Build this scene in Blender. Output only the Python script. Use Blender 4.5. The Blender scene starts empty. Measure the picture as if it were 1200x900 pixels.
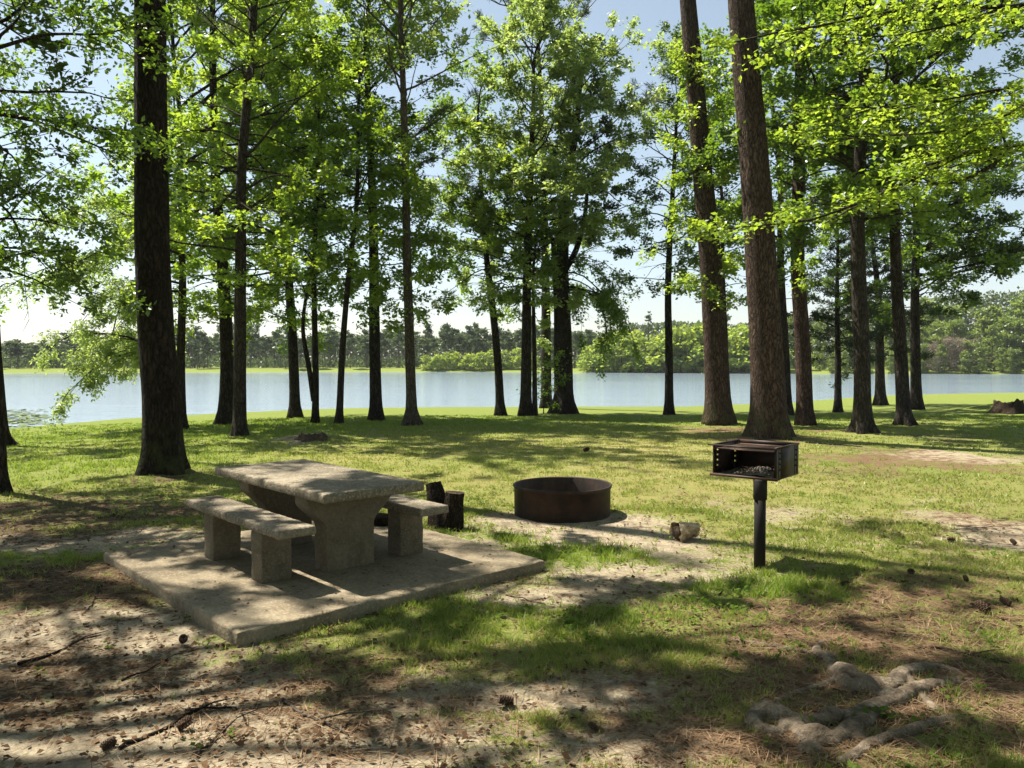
import bpy, math, random, zlib
import numpy as np
from mathutils import Vector

rng = np.random.default_rng(11)
random.seed(11)
SC = bpy.context.scene
COL = SC.collection
R = math.radians

# ------------------------------------------------------------------ camera maths (where things stand)
F, HOR, H = 935.0, 422.0, 1.75
PITCH = math.atan((450 - HOR) / F)
CP, SP = math.cos(PITCH), math.sin(PITCH)
WATER = -0.60
SUN = np.array([-0.86, 0.52, 0.0]); SUN /= np.linalg.norm(SUN)
ELEV = R(60.5)
SUN = SUN * math.cos(ELEV); SUN[2] = math.sin(ELEV)


def ray(px, py):
    cx, cy = (px - 600) / F, (450 - py) / F
    return np.array([cx, CP + cy * SP, -SP + cy * CP])


def at(px, py, d):
    r = ray(px, py)
    return np.array([r[0] / r[1] * d, d, H + r[2] / r[1] * d])


def on_plane(px, py, z):
    r = ray(px, py)
    t = (z - H) / r[2]
    return np.array([r[0] * t, r[1] * t, z])


# ------------------------------------------------------------------ noise in numpy
def _hash(ix, iy, seed):
    n = (ix.astype(np.int64) * 374761393 + iy.astype(np.int64) * 668265263 + seed * 974634777) & 0xFFFFFFFF
    n = ((n ^ (n >> 13)) * 1274126177) & 0xFFFFFFFF
    n = (n ^ (n >> 16)) & 0xFFFFFFFF
    return n / 4294967295.0


def vnoise(x, y, seed=0):
    x = np.asarray(x, float); y = np.asarray(y, float)
    ix, iy = np.floor(x), np.floor(y)
    fx, fy = x - ix, y - iy
    fx = fx * fx * (3 - 2 * fx); fy = fy * fy * (3 - 2 * fy)
    a = _hash(ix, iy, seed); b = _hash(ix + 1, iy, seed)
    c = _hash(ix, iy + 1, seed); d = _hash(ix + 1, iy + 1, seed)
    return (a * (1 - fx) + b * fx) * (1 - fy) + (c * (1 - fx) + d * fx) * fy


def fbm(x, y, seed=0, octv=4):
    s, a, t = 0.0, 0.5, 0.0
    for k in range(octv):
        s = s + a * vnoise(np.asarray(x) * 2 ** k, np.asarray(y) * 2 ** k, seed + k * 17)
        t += a; a *= 0.55
    return s / t


def ss(a, b, x):
    t = np.clip((np.asarray(x, float) - a) / (b - a), 0, 1)
    return t * t * (3 - 2 * t)


# ------------------------------------------------------------------ terrain
_shore_px = [(-140, 528), (0, 506), (150, 492), (300, 484), (400, 480), (650, 478), (800, 478), (930, 473), (1050, 464), (1200, 461), (1340, 460)]
_sb, _sr = [], []
for px, py in _shore_px:
    p = on_plane(px, py, WATER)
    _sb.append(math.atan2(p[0], p[1])); _sr.append(math.hypot(p[0], p[1]))
_sb = [-math.pi, -2.3, -1.7, -1.1] + _sb + [1.1, 1.7, 2.3, math.pi]
_sr = [900, 900, 60, 26] + _sr + [75, 120, 900, 900]
_fb = [-3.2, -1.2, -0.62, -0.3, -0.1, 0.1, 0.3, 0.42, 0.6, 1.2, 3.2]
_fr = [260, 210, 175, 165, 160, 152, 146, 150, 160, 240, 300]


def shore(b): return np.interp(b, _sb, _sr)
def farshore(b): return np.maximum(np.interp(b, _fb, _fr), shore(b) + 60)


MOUNDS = []      # (x, y, radius, height)


def gz(x, y, fine=True):
    x = np.asarray(x, float); y = np.asarray(y, float)
    r = np.hypot(x, y); b = np.arctan2(x, y)
    s = shore(b); q = r / s
    z = -0.42 * ss(0.35, 0.95, q) - 1.1 * ss(0.945, 1.09, q)
    f = farshore(b)
    z = z + ss(0.97, 1.02, r / f) * 1.55 + np.clip(r - f, 0, 400) * 0.006
    if fine:
        w = ss(0.0, 1.0, (0.95 - q) * 12)
        z = z + w * (0.05 * (fbm(x * 0.45, y * 0.45, 3, 3) - 0.5) + 0.03 * (fbm(x * 2.3, y * 2.3, 5, 3) - 0.5) * ss(30, 6, r))
    for mx, my, mr, mh in MOUNDS:
        z = z + mh * np.exp(-((x - mx) ** 2 + (y - my) ** 2) / (mr * mr))
    return z


def hit(px, py):
    r = ray(px, py)
    lo = 1.5
    for d in np.arange(2.0, 140.0, 0.1):
        p = np.array([r[0] / r[1] * d, d, H + r[2] / r[1] * d])
        if p[2] <= float(gz(p[0], p[1])):
            p[2] = float(gz(p[0], p[1]))
            return p
    return p


# ------------------------------------------------------------------ mesh helpers
def mesh(name, V, quads=None, tris=None, mat=None, parent=None, attr=None, smooth=False, loc=None):
    V = np.asarray(V, np.float32).reshape(-1, 3)
    me = bpy.data.meshes.new(name)
    me.vertices.add(len(V)); me.vertices.foreach_set('co', V.ravel())
    li, st = [], []
    n0 = 0
    if quads is not None and len(quads):
        q = np.asarray(quads, np.int32).reshape(-1, 4)
        li.append(q.ravel()); st.append(np.arange(len(q)) * 4); n0 = len(q) * 4
    if tris is not None and len(tris):
        t = np.asarray(tris, np.int32).reshape(-1, 3)
        li.append(t.ravel()); st.append(n0 + np.arange(len(t)) * 3)
    li = np.concatenate(li).astype(np.int32); st = np.concatenate(st).astype(np.int32)
    me.loops.add(len(li)); me.loops.foreach_set('vertex_index', li)
    me.polygons.add(len(st)); me.polygons.foreach_set('loop_start', st)
    if smooth:
        me.polygons.foreach_set('use_smooth', np.ones(len(st), bool))
    for k, (dom, arr) in (attr or {}).items():
        a = me.attributes.new(k, 'FLOAT', dom)
        a.data.foreach_set('value', np.asarray(arr, np.float32))
    me.update(calc_edges=True)
    o = bpy.data.objects.new(name, me)
    COL.objects.link(o)
    if mat: me.materials.append(mat)
    if parent: o.parent = parent
    if loc is not None: o.location = loc
    return o


def empty(name, loc, rz=0.0):
    e = bpy.data.objects.new(name, None)
    e.empty_display_size = 0.2
    COL.objects.link(e)
    e.location = [float(v) for v in loc]
    e.rotation_euler = (0, 0, rz)
    return e


def tag(o, label=None, cat=None, group=None, kind=None):
    if label: o['label'] = label
    if cat: o['category'] = cat
    if group: o['group'] = group
    if kind: o['kind'] = kind
    return o


def copy_tree(o, parent=None):
    c = o.copy(); COL.objects.link(c)
    if parent: c.parent = parent
    for ch in list(o.children): copy_tree(ch, c)
    return c


class Acc:
    """collects quads and triangles into one mesh"""
    def __init__(s): s.v, s.q, s.t, s.n = [], [], [], 0

    def add(s, V, Q=None, T=None):
        V = np.asarray(V, float).reshape(-1, 3)
        if Q is not None and len(Q): s.q.append(np.asarray(Q).reshape(-1, 4) + s.n)
        if T is not None and len(T): s.t.append(np.asarray(T).reshape(-1, 3) + s.n)
        s.v.append(V); s.n += len(V)

    def build(s, name, mat, parent=None, smooth=False, off=None, loc=None):
        V = np.concatenate(s.v)
        if off is not None: V = V - np.asarray(off)
        return mesh(name, V, np.concatenate(s.q) if s.q else None, np.concatenate(s.t) if s.t else None, mat, parent, smooth=smooth, loc=loc)


def norm(a):
    a = np.asarray(a, float)
    return a / np.maximum(np.linalg.norm(a, axis=-1, keepdims=True), 1e-9)


def tube(acc, P, rad, k=8, cap=True, rfun=None):
    """a tube along points P; rfun(angle array, ring index) scales the radius"""
    P = np.asarray(P, float); n = len(P)
    rad = np.broadcast_to(np.asarray(rad, float), (n,))
    T = norm(np.gradient(P, axis=0))
    ref = np.array([1.0, 0, 0]) if abs(T[0][0]) < 0.8 else np.array([0, 1.0, 0])
    a = np.linspace(0, 2 * np.pi, k, endpoint=False)
    V = []
    u = norm(ref - T[0] * ref.dot(T[0]))
    for i in range(n):
        u = norm(u - T[i] * u.dot(T[i])); w = np.cross(T[i], u)
        rr = rad[i] * (rfun(a, i) if rfun else 1.0)
        V.append(P[i] + (np.cos(a) * rr)[:, None] * u + (np.sin(a) * rr)[:, None] * w)
    V = np.concatenate(V)
    Q = []
    j = np.arange(k); j2 = (j + 1) % k
    for i in range(n - 1):
        Q.append(np.stack([i * k + j, i * k + j2, (i + 1) * k + j2, (i + 1) * k + j], 1))
    T3 = []
    if cap:
        V = np.concatenate([V, P[:1], P[-1:]])
        c0, c1 = n * k, n * k + 1
        T3.append(np.stack([np.full(k, c0), j2, j], 1))
        T3.append(np.stack([np.full(k, c1), (n - 1) * k + j, (n - 1) * k + j2], 1))
    acc.add(V, np.concatenate(Q), np.concatenate(T3) if T3 else None)


def sticks(acc, p0, p1, r0, r1, k=3):
    """many straight tapered prisms at once"""
    p0 = np.asarray(p0); p1 = np.asarray(p1); m = len(p0)
    if not m: return
    t = norm(p1 - p0)
    ref = np.where(np.abs(t[:, 2:3]) < 0.9, np.array([[0, 0, 1.0]]), np.array([[1.0, 0, 0]]))
    u = norm(np.cross(t, ref)); w = np.cross(t, u)
    a = np.linspace(0, 2 * np.pi, k, endpoint=False)
    r0 = np.broadcast_to(r0, (m,)); r1 = np.broadcast_to(r1, (m,))
    c, s_ = np.cos(a), np.sin(a)
    ring = lambda p, r: p[:, None, :] + r[:, None, None] * (c[None, :, None] * u[:, None, :] + s_[None, :, None] * w[:, None, :])
    V = np.concatenate([ring(p0, r0), ring(p1, r1)], 1)          # m,2k,3
    j = np.arange(k); j2 = (j + 1) % k
    q = np.stack([j, j2, k + j2, k + j], 1)
    Q = (np.arange(m) * 2 * k)[:, None, None] + q[None]
    acc.add(V.reshape(-1, 3), Q.reshape(-1, 4))


def box(acc, lo, hi, M=None, o=(0, 0, 0)):
    lo = np.array(lo, float); hi = np.array(hi, float)
    c = np.array([[0, 0, 0], [1, 0, 0], [1, 1, 0], [0, 1, 0], [0, 0, 1], [1, 0, 1], [1, 1, 1], [0, 1, 1]], float)
    V = lo + c * (hi - lo)
    if M is not None: V = V @ np.asarray(M) + np.asarray(o)
    acc.add(V, [[0, 3, 2, 1], [4, 5, 6, 7], [0, 1, 5, 4], [1, 2, 6, 5], [2, 3, 7, 6], [3, 0, 4, 7]])


def rbox(lo, hi, r, step=0.06, rough=0.0, seed=0, taper=None):
    """a box with rounded, slightly worn edges as verts, quads"""
    lo = np.array(lo, float); hi = np.array(hi, float)
    ax = []
    for i in range(3):
        n = max(1, int((hi[i] - lo[i] - 2 * r) / step))
        ax.append(np.concatenate([[lo[i], lo[i] + r * 0.35], np.linspace(lo[i] + r, hi[i] - r, n + 1), [hi[i] - r * 0.35, hi[i]]]))
    V, Q, key = [], [], {}

    def vid(i, j, k):
        kk = (i, j, k)
        if kk not in key:
            key[kk] = len(V); V.append((ax[0][i], ax[1][j], ax[2][k]))
        return key[kk]
    N = [len(a) for a in ax]
    for d in range(3):
        a, b = (d + 1) % 3, (d + 2) % 3
        for side in (0, N[d] - 1):
            for i in range(N[a] - 1):
                for j in range(N[b] - 1):
                    f = []
                    for (da, db) in ((0, 0), (1, 0), (1, 1), (0, 1)):
                        ix = [0, 0, 0]; ix[d] = side; ix[a] = i + da; ix[b] = j + db
                        f.append(vid(*ix))
                    Q.append(f if side else f[::-1])
    V = np.array(V)
    inner = np.clip(V, lo + r, hi - r)
    nrm = norm(V - inner)
    V = inner + nrm * r
    if rough:
        d = fbm(V[:, 0] * 42 + V[:, 2] * 29 + seed, V[:, 1] * 42 - V[:, 2] * 31, seed, 3) - 0.5
        e = (np.abs(nrm) > 0.2).sum(1) > 1
        V = V + nrm * (d * rough * np.where(e, 2.2, 0.6))[:, None]
    if taper: V = taper(V)
    return V, np.array(Q)


# ------------------------------------------------------------------ materials
def new_mat(name):
    m = bpy.data.materials.new(name); m.use_nodes = True
    nt = m.node_tree; nt.nodes.clear()
    out = nt.nodes.new('ShaderNodeOutputMaterial')
    return m, nt, out


def node(nt, typ, **kw):
    n = nt.nodes.new(typ)
    for k, v in kw.items():
        if k.startswith('_'):
            n.inputs[k[1:]].default_value = v
        else:
            setattr(n, k, v)
    return n


def L(nt, a, b): nt.links.new(a, b)


def ramp(nt, src, stops):
    r = nt.nodes.new('ShaderNodeValToRGB')
    e = r.color_ramp.elements
    while len(e) < len(stops): e.new(0.5)
    for el, (p, c) in zip(e, stops):
        el.position = p; el.color = (*c, 1) if len(c) == 3 else c
    L(nt, src, r.inputs[0])
    return r.outputs[0]


def mixc(nt, fac, a, b):
    m = nt.nodes.new('ShaderNodeMix'); m.data_type = 'RGBA'
    if hasattr(fac, 'links'): L(nt, fac, m.inputs[0])
    else: m.inputs[0].default_value = fac
    for s, i in ((a, 6), (b, 7)):
        if hasattr(s, 'links'): L(nt, s, m.inputs[i])
        else: m.inputs[i].default_value = (*s, 1)
    return m.outputs[2]


def math_(nt, op, a, b=None, clamp=False):
    m = nt.nodes.new('ShaderNodeMath'); m.operation = op; m.use_clamp = clamp
    for s, i in ((a, 0), (b, 1)):
        if s is None: continue
        if hasattr(s, 'links'): L(nt, s, m.inputs[i])
        else: m.inputs[i].default_value = s
    return m.outputs[0]


def noise(nt, vec, scale, detail=4, rough=0.55, dist=0.0):
    n = nt.nodes.new('ShaderNodeTexNoise')
    n.inputs['Scale'].default_value = scale; n.inputs['Detail'].default_value = detail
    n.inputs['Roughness'].default_value = rough; n.inputs['Distortion'].default_value = dist
    if vec is not None: L(nt, vec, n.inputs['Vector'])
    return n.outputs['Fac']


def mapping(nt, src, scale=(1, 1, 1)):
    m = nt.nodes.new('ShaderNodeMapping'); m.inputs['Scale'].default_value = scale
    L(nt, src, m.inputs['Vector'])
    return m.outputs[0]


def coord(nt, which='Object'):
    return nt.nodes.new('ShaderNodeTexCoord').outputs[which]


def attr(nt, name):
    a = nt.nodes.new('ShaderNodeAttribute'); a.attribute_name = name
    return a.outputs['Fac']


def bump(nt, h, strength, dist):
    b = nt.nodes.new('ShaderNodeBump'); b.inputs['Strength'].default_value = strength
    b.inputs['Distance'].default_value = dist
    L(nt, h, b.inputs['Height'])
    return b.outputs[0]


def pbsdf(nt, out, col, rough=0.9, nrm=None, metal=0.0, spec=0.3):
    p = nt.nodes.new('ShaderNodeBsdfPrincipled')
    if hasattr(col, 'links'): L(nt, col, p.inputs['Base Color'])
    else: p.inputs['Base Color'].default_value = (*col, 1)
    if hasattr(rough, 'links'): L(nt, rough, p.inputs['Roughness'])
    else: p.inputs['Roughness'].default_value = rough
    p.inputs['Metallic'].default_value = metal
    p.inputs['Specular IOR Level'].default_value = spec
    if nrm is not None: L(nt, nrm, p.inputs['Normal'])
    L(nt, p.outputs[0], out.inputs[0])
    return p


def leaf_mat(name, d0, d1, t0, t1, trans=0.5, gloss=0.05):
    m, nt, out = new_mat(name)
    r = attr(nt, 'rnd')
    oi = nt.nodes.new('ShaderNodeObjectInfo').outputs['Random']
    rr = math_(nt, 'ADD', math_(nt, 'MULTIPLY', r, 0.8), math_(nt, 'MULTIPLY', oi, 0.2))
    dcol = ramp(nt, rr, [(0.0, d0), (1.0, d1)])
    tcol = ramp(nt, rr, [(0.0, t0), (1.0, t1)])
    d = nt.nodes.new('ShaderNodeBsdfDiffuse'); L(nt, dcol, d.inputs[0])
    t = nt.nodes.new('ShaderNodeBsdfTranslucent'); L(nt, tcol, t.inputs[0])
    mx = nt.nodes.new('ShaderNodeMixShader'); mx.inputs[0].default_value = trans
    L(nt, d.outputs[0], mx.inputs[1]); L(nt, t.outputs[0], mx.inputs[2])
    g = nt.nodes.new('ShaderNodeBsdfGlossy'); g.inputs['Roughness'].default_value = 0.42
    g.inputs['Color'].default_value = (0.9, 0.95, 0.9, 1)
    m2 = nt.nodes.new('ShaderNodeMixShader'); m2.inputs[0].default_value = gloss
    L(nt, mx.outputs[0], m2.inputs[1]); L(nt, g.outputs[0], m2.inputs[2])
    L(nt, m2.outputs[0], out.inputs[0])
    return m


M = {}
M['leaf_bright'] = leaf_mat('leaf_bright', (0.06, 0.115, 0.014), (0.13, 0.19, 0.025), (0.20, 0.36, 0.02), (0.52, 0.64, 0.05), 0.58)
M['leaf_mid'] = leaf_mat('leaf_mid', (0.035, 0.075, 0.012), (0.08, 0.13, 0.02), (0.12, 0.25, 0.012), (0.32, 0.46, 0.03), 0.54)
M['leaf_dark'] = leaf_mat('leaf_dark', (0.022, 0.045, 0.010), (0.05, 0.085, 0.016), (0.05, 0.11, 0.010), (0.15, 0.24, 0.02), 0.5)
M['leaf_pale'] = leaf_mat('leaf_pale', (0.10, 0.15, 0.035), (0.20, 0.26, 0.08), (0.27, 0.40, 0.05), (0.50, 0.60, 0.14), 0.56)
M['needle'] = leaf_mat('needle', (0.025, 0.045, 0.014), (0.06, 0.085, 0.03), (0.03, 0.06, 0.012), (0.09, 0.13, 0.03), 0.35, 0.08)
M['needle_pale'] = leaf_mat('needle_pale', (0.06, 0.075, 0.03), (0.12, 0.13, 0.055), (0.06, 0.09, 0.02), (0.14, 0.17, 0.05), 0.35, 0.08)
M['cedar'] = leaf_mat('cedar', (0.015, 0.03, 0.012), (0.035, 0.055, 0.02), (0.02, 0.04, 0.01), (0.05, 0.08, 0.02), 0.3, 0.03)
M['far_leaf'] = leaf_mat('far_leaf', (0.045, 0.07, 0.028), (0.09, 0.12, 0.05), (0.06, 0.10, 0.03), (0.14, 0.19, 0.06), 0.4, 0.03)
M['willow'] = leaf_mat('willow', (0.14, 0.20, 0.035), (0.24, 0.30, 0.06), (0.32, 0.44, 0.04), (0.52, 0.60, 0.09), 0.52, 0.03)
M['bank_leaf'] = leaf_mat('bank_leaf', (0.08, 0.125, 0.028), (0.18, 0.22, 0.06), (0.18, 0.29, 0.03), (0.38, 0.46, 0.08), 0.5, 0.03)
M['twig_grey'] = leaf_mat('twig_grey', (0.20, 0.165, 0.12), (0.34, 0.28, 0.20), (0.12, 0.10, 0.07), (0.16, 0.13, 0.09), 0.2, 0.0)
M['grass_blade'] = leaf_mat('grass_blade', (0.11, 0.19, 0.02), (0.42, 0.37, 0.15), (0.24, 0.38, 0.025), (0.44, 0.41, 0.12), 0.45, 0.02)
M['dry_leaf'] = leaf_mat('dry_leaf', (0.05, 0.03, 0.018), (0.17, 0.105, 0.06), (0.05, 0.025, 0.01), (0.10, 0.05, 0.02), 0.15, 0.0)
M['pine_straw'] = leaf_mat('pine_straw', (0.12, 0.065, 0.035), (0.33, 0.23, 0.14), (0.08, 0.035, 0.01), (0.14, 0.08, 0.03), 0.12, 0.02)
M['weed'] = leaf_mat('weed', (0.05, 0.10, 0.015), (0.11, 0.17, 0.03), (0.10, 0.20, 0.02), (0.22, 0.34, 0.04), 0.4, 0.0)
M['lily'] = leaf_mat('lily', (0.06, 0.10, 0.03), (0.12, 0.16, 0.05), (0.06, 0.10, 0.02), (0.1, 0.14, 0.03), 0.2, 0.08)


def bark(name, c_crack, c_lo, c_hi, pine=True, s=1.0, moss=0.0):
    m, nt, out = new_mat(name)
    co = coord(nt)
    warp = nt.nodes.new('ShaderNodeTexNoise'); warp.inputs['Scale'].default_value = 3.2 * s
    L(nt, co, warp.inputs['Vector'])
    add = nt.nodes.new('ShaderNodeVectorMath'); add.operation = 'MULTIPLY_ADD'
    L(nt, warp.outputs['Color'], add.inputs[0]); add.inputs[1].default_value = (0.22, 0.22, 0.5); L(nt, co, add.inputs[2])
    mp = mapping(nt, add.outputs[0], (19 * s, 19 * s, (4.2 if pine else 2.6) * s))
    v = nt.nodes.new('ShaderNodeTexVoronoi'); v.feature = 'DISTANCE_TO_EDGE'; v.inputs['Scale'].default_value = 1.0
    L(nt, mp, v.inputs['Vector'])
    v2 = nt.nodes.new('ShaderNodeTexVoronoi'); v2.feature = 'DISTANCE_TO_EDGE'; v2.inputs['Scale'].default_value = 2.3
    L(nt, mp, v2.inputs['Vector'])
    rag = noise(nt, mapping(nt, co, (34 * s, 34 * s, 14 * s)), 1.0, 5, 0.7)
    dd_ = math_(nt, 'ADD', math_(nt, 'MULTIPLY', v.outputs['Distance'], 0.75), math_(nt, 'MULTIPLY', v2.outputs['Distance'], 0.45))
    dd_ = math_(nt, 'ADD', dd_, math_(nt, 'MULTIPLY', math_(nt, 'SUBTRACT', rag, 0.5), 0.55))
    edge = ramp(nt, dd_, [(0.0, (0, 0, 0)), (0.2 if pine else 0.24, (0.55, 0.55, 0.55)), (0.45, (1, 1, 1))])
    fine = noise(nt, mapping(nt, co, (60 * s, 60 * s, 16 * s)), 1.0, 5, 0.65)
    big = noise(nt, mapping(nt, co, (2.2, 2.2, 0.8)), 1.0, 3)
    vc = nt.nodes.new('ShaderNodeTexVoronoi'); L(nt, mp, vc.inputs['Vector']); vc.inputs['Scale'].default_value = 1.0
    sx = nt.nodes.new('ShaderNodeSeparateColor'); L(nt, vc.outputs['Color'], sx.inputs[0])
    fine = math_(nt, 'ADD', math_(nt, 'MULTIPLY', fine, .72), math_(nt, 'MULTIPLY', sx.outputs[0], .28))
    plate = mixc(nt, ramp(nt, fine, [(0.3, (0, 0, 0)), (0.7, (1, 1, 1))]), c_lo, c_hi)
    plate = mixc(nt, ramp(nt, big, [(0.35, (0, 0, 0)), (0.7, (0.6, 0.6, 0.6))]), plate, c_lo)
    col = mixc(nt, edge, c_crack, plate)
    if moss:
        z = nt.nodes.new('ShaderNodeSeparateXYZ'); L(nt, co, z.inputs[0])
        lim = math_(nt, 'MULTIPLY', ramp(nt, z.outputs[2], [(0.0, (1, 1, 1)), (0.9, (0, 0, 0))]), ramp(nt, noise(nt, co, 5, 4), [(0.42, (0, 0, 0)), (0.6, (moss,) * 3)]))
        col = mixc(nt, lim, col, (0.09, 0.11, 0.035))
    h = math_(nt, 'ADD', math_(nt, 'MULTIPLY', edge, 0.8), math_(nt, 'MULTIPLY', fine, 0.35))
    pbsdf(nt, out, col, 0.95, bump(nt, h, 1.0, 0.05 / s), spec=0.15)
    return m


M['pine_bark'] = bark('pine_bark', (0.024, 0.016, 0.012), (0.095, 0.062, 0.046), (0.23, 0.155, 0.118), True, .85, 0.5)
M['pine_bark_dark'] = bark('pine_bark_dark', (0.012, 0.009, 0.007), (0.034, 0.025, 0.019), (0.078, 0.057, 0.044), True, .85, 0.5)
M['pine_bark_red'] = bark('pine_bark_red', (0.03, 0.018, 0.014), (0.105, 0.064, 0.048), (0.20, 0.135, 0.105), True, .8)
M['grey_bark'] = bark('grey_bark', (0.02, 0.016, 0.013), (0.065, 0.052, 0.04), (0.155, 0.13, 0.105), False, 0.9)
M['dark_bark'] = bark('dark_bark', (0.014, 0.011, 0.009), (0.052, 0.041, 0.032), (0.135, 0.108, 0.085), False, 0.9)
M['pale_bark'] = bark('pale_bark', (0.05, 0.04, 0.03), (0.15, 0.12, 0.09), (0.30, 0.25, 0.19), False, 1.0)
M['char'] = bark('char', (0.008, 0.006, 0.005), (0.04, 0.028, 0.019), (0.17, 0.12, 0.082), False, 2.2)
M['stump_wood'] = bark('stump_wood', (0.05, 0.035, 0.025), (0.17, 0.125, 0.085), (0.36, 0.28, 0.20), False, 2.0)
m, nt, out = new_mat('root_bark')
co = coord(nt)
rn = noise(nt, co, 16, 6, 0.7, 0.6); rn2 = noise(nt, co, 70, 4, 0.7)
pbsdf(nt, out, mixc(nt, ramp(nt, rn2, [(0.35, (0, 0, 0)), (0.7, (.6,) * 3)]), ramp(nt, rn, [(0.30, (0.045, 0.032, 0.021)), (0.5, (0.18, 0.14, 0.10)), (0.70, (0.36, 0.30, 0.225))]), (0.10, 0.075, 0.055)), 0.95, bump(nt, math_(nt, 'ADD', rn, math_(nt, 'MULTIPLY', rn2, .4)), 0.9, 0.03), spec=0.15)
M['root_bark'] = m


def concrete(name, lo, hi, dark, speck=0.5):
    m, nt, out = new_mat(name)
    co = coord(nt)
    n1 = noise(nt, co, 3.0, 5, 0.6)
    n2 = noise(nt, co, 26.0, 5, 0.7)
    n3 = noise(nt, co, 120.0, 3, 0.7)
    col = mixc(nt, ramp(nt, n1, [(0.3, (0, 0, 0)), (0.7, (1, 1, 1))]), lo, hi)
    col = mixc(nt, ramp(nt, n2, [(0.45, (0, 0, 0)), (0.72, (speck,) * 3)]), col, dark)
    col = mixc(nt, ramp(nt, n3, [(0.55, (0, 0, 0)), (0.75, (0.35,) * 3)]), col, dark)
    st = noise(nt, co, 1.6, 6, 0.7, 0.8)
    col = mixc(nt, ramp(nt, st, [(0.50, (0, 0, 0)), (0.64, (0.55,) * 3)]), col, dark)
    va = nt.nodes.new('ShaderNodeTexVoronoi'); va.inputs['Scale'].default_value = 75; L(nt, co, va.inputs['Vector'])
    sc_ = nt.nodes.new('ShaderNodeSeparateColor'); L(nt, va.outputs['Color'], sc_.inputs[0])
    col = mixc(nt, ramp(nt, sc_.outputs[0], [(0.70, (0, 0, 0)), (0.9, (speck * .7,) * 3)]), col, tuple(min(1, q * 1.35) for q in hi))
    v = nt.nodes.new('ShaderNodeTexVoronoi'); v.inputs['Scale'].default_value = 55
    L(nt, co, v.inputs['Vector'])
    h = math_(nt, 'ADD', math_(nt, 'MULTIPLY', n2, 0.6), math_(nt, 'MULTIPLY', v.outputs['Distance'], 0.4))
    pbsdf(nt, out, col, 0.9, bump(nt, h, 0.55, 0.012), spec=0.2)
    return m


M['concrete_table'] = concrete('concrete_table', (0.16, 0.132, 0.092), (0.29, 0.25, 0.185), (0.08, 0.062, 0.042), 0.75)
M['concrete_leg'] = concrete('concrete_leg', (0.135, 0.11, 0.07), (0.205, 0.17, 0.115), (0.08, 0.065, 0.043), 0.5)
M['concrete_slab'] = concrete('concrete_slab', (0.17, 0.138, 0.088), (0.28, 0.232, 0.16), (0.10, 0.078, 0.052), 0.5)


def rusty(name, lo, hi, rust, amt, rough=0.6, metal=0.3):
    m, nt, out = new_mat(name)
    co = coord(nt)
    n1 = noise(nt, co, 5.0, 6, 0.65)
    n2 = noise(nt, mapping(nt, co, (30, 30, 10)), 1.0, 5, 0.7)
    col = mixc(nt, n2, lo, hi)
    col = mixc(nt, ramp(nt, n1, [(0.42, (0, 0, 0)), (0.66, (amt,) * 3)]), col, rust)
    pbsdf(nt, out, col, rough, bump(nt, n2, 0.3, 0.004), metal=metal, spec=0.3)
    return m


M['ring_steel'] = rusty('ring_steel', (0.010, 0.0075, 0.0065), (0.038, 0.027, 0.022), (0.075, 0.043, 0.03), 0.7, 0.6)
M['grill_steel'] = rusty('grill_steel', (0.014, 0.011, 0.010), (0.040, 0.030, 0.026), (0.085, 0.04, 0.024), 0.5, 0.55)
M['grate_steel'] = rusty('grate_steel', (0.045, 0.030, 0.024), (0.10, 0.06, 0.045), (0.14, 0.07, 0.045), 0.6, 0.6)
M['post_paint'] = rusty('post_paint', (0.006, 0.005, 0.005), (0.014, 0.012, 0.011), (0.03, 0.018, 0.013), 0.4, 0.7, 0.0)

m, nt, out = new_mat('ash')
co = coord(nt)
pbsdf(nt, out, ramp(nt, noise(nt, co, 40, 5, 0.8), [(0.3, (0.05, 0.04, 0.035)), (0.55, (0.22, 0.19, 0.15)), (0.8, (0.45, 0.40, 0.33))]), 1.0, bump(nt, noise(nt, co, 60, 4), 1.0, 0.02))
M['ash'] = m
m, nt, out = new_mat('cone_scale')
co = coord(nt)
pbsdf(nt, out, ramp(nt, noise(nt, co, 70, 3), [(0.3, (0.035, 0.020, 0.013)), (0.75, (0.13, 0.08, 0.05))]), 0.9)
M['cone_scale'] = m
m, nt, out = new_mat('cut_wood')
co = coord(nt)
pbsdf(nt, out, ramp(nt, noise(nt, co, 18, 6, 0.7), [(0.34, (0.13, 0.08, 0.04)), (0.48, (0.40, 0.29, 0.17)), (0.66, (0.66, 0.54, 0.38))]), 0.9, bump(nt, noise(nt, co, 30, 5), 0.8, 0.02))
M['cut_wood'] = m

# ground: grass, straw, sand and litter, mixed by per-vertex masks of what lies where
m, nt, out = new_mat('ground')
co = coord(nt)
n_fine = noise(nt, co, 38, 5, 0.7)
n_mid = noise(nt, co, 6.5, 5, 0.62)
n_big = noise(nt, co, 0.9, 4, 0.6)
n_tiny = noise(nt, co, 150, 3, 0.7)
blade = noise(nt, mapping(nt, co, (1, 1, 1)), 75, 4, 0.75, 1.5)
green = ramp(nt, blade, [(0.28, (0.07, 0.09, 0.017)), (0.5, (0.15, 0.20, 0.038)), (0.72, (0.27, 0.30, 0.08))])
dry = ramp(nt, blade, [(0.28, (0.17, 0.125, 0.05)), (0.55, (0.35, 0.28, 0.12)), (0.75, (0.50, 0.41, 0.21))])
dryf = math_(nt, 'ADD', math_(nt, 'MULTIPLY', math_(nt, 'SUBTRACT', n_mid, 0.5), 1.8), attr(nt, 'dry'))
dryf = math_(nt, 'ADD', dryf, math_(nt, 'MULTIPLY', math_(nt, 'SUBTRACT', n_fine, 0.5), 1.4), True)
grass = mixc(nt, dryf, green, dry)
sand = ramp(nt, n_fine, [(0.25, (0.22, 0.175, 0.12)), (0.5, (0.40, 0.335, 0.235)), (0.75, (0.58, 0.50, 0.375))])
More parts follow.
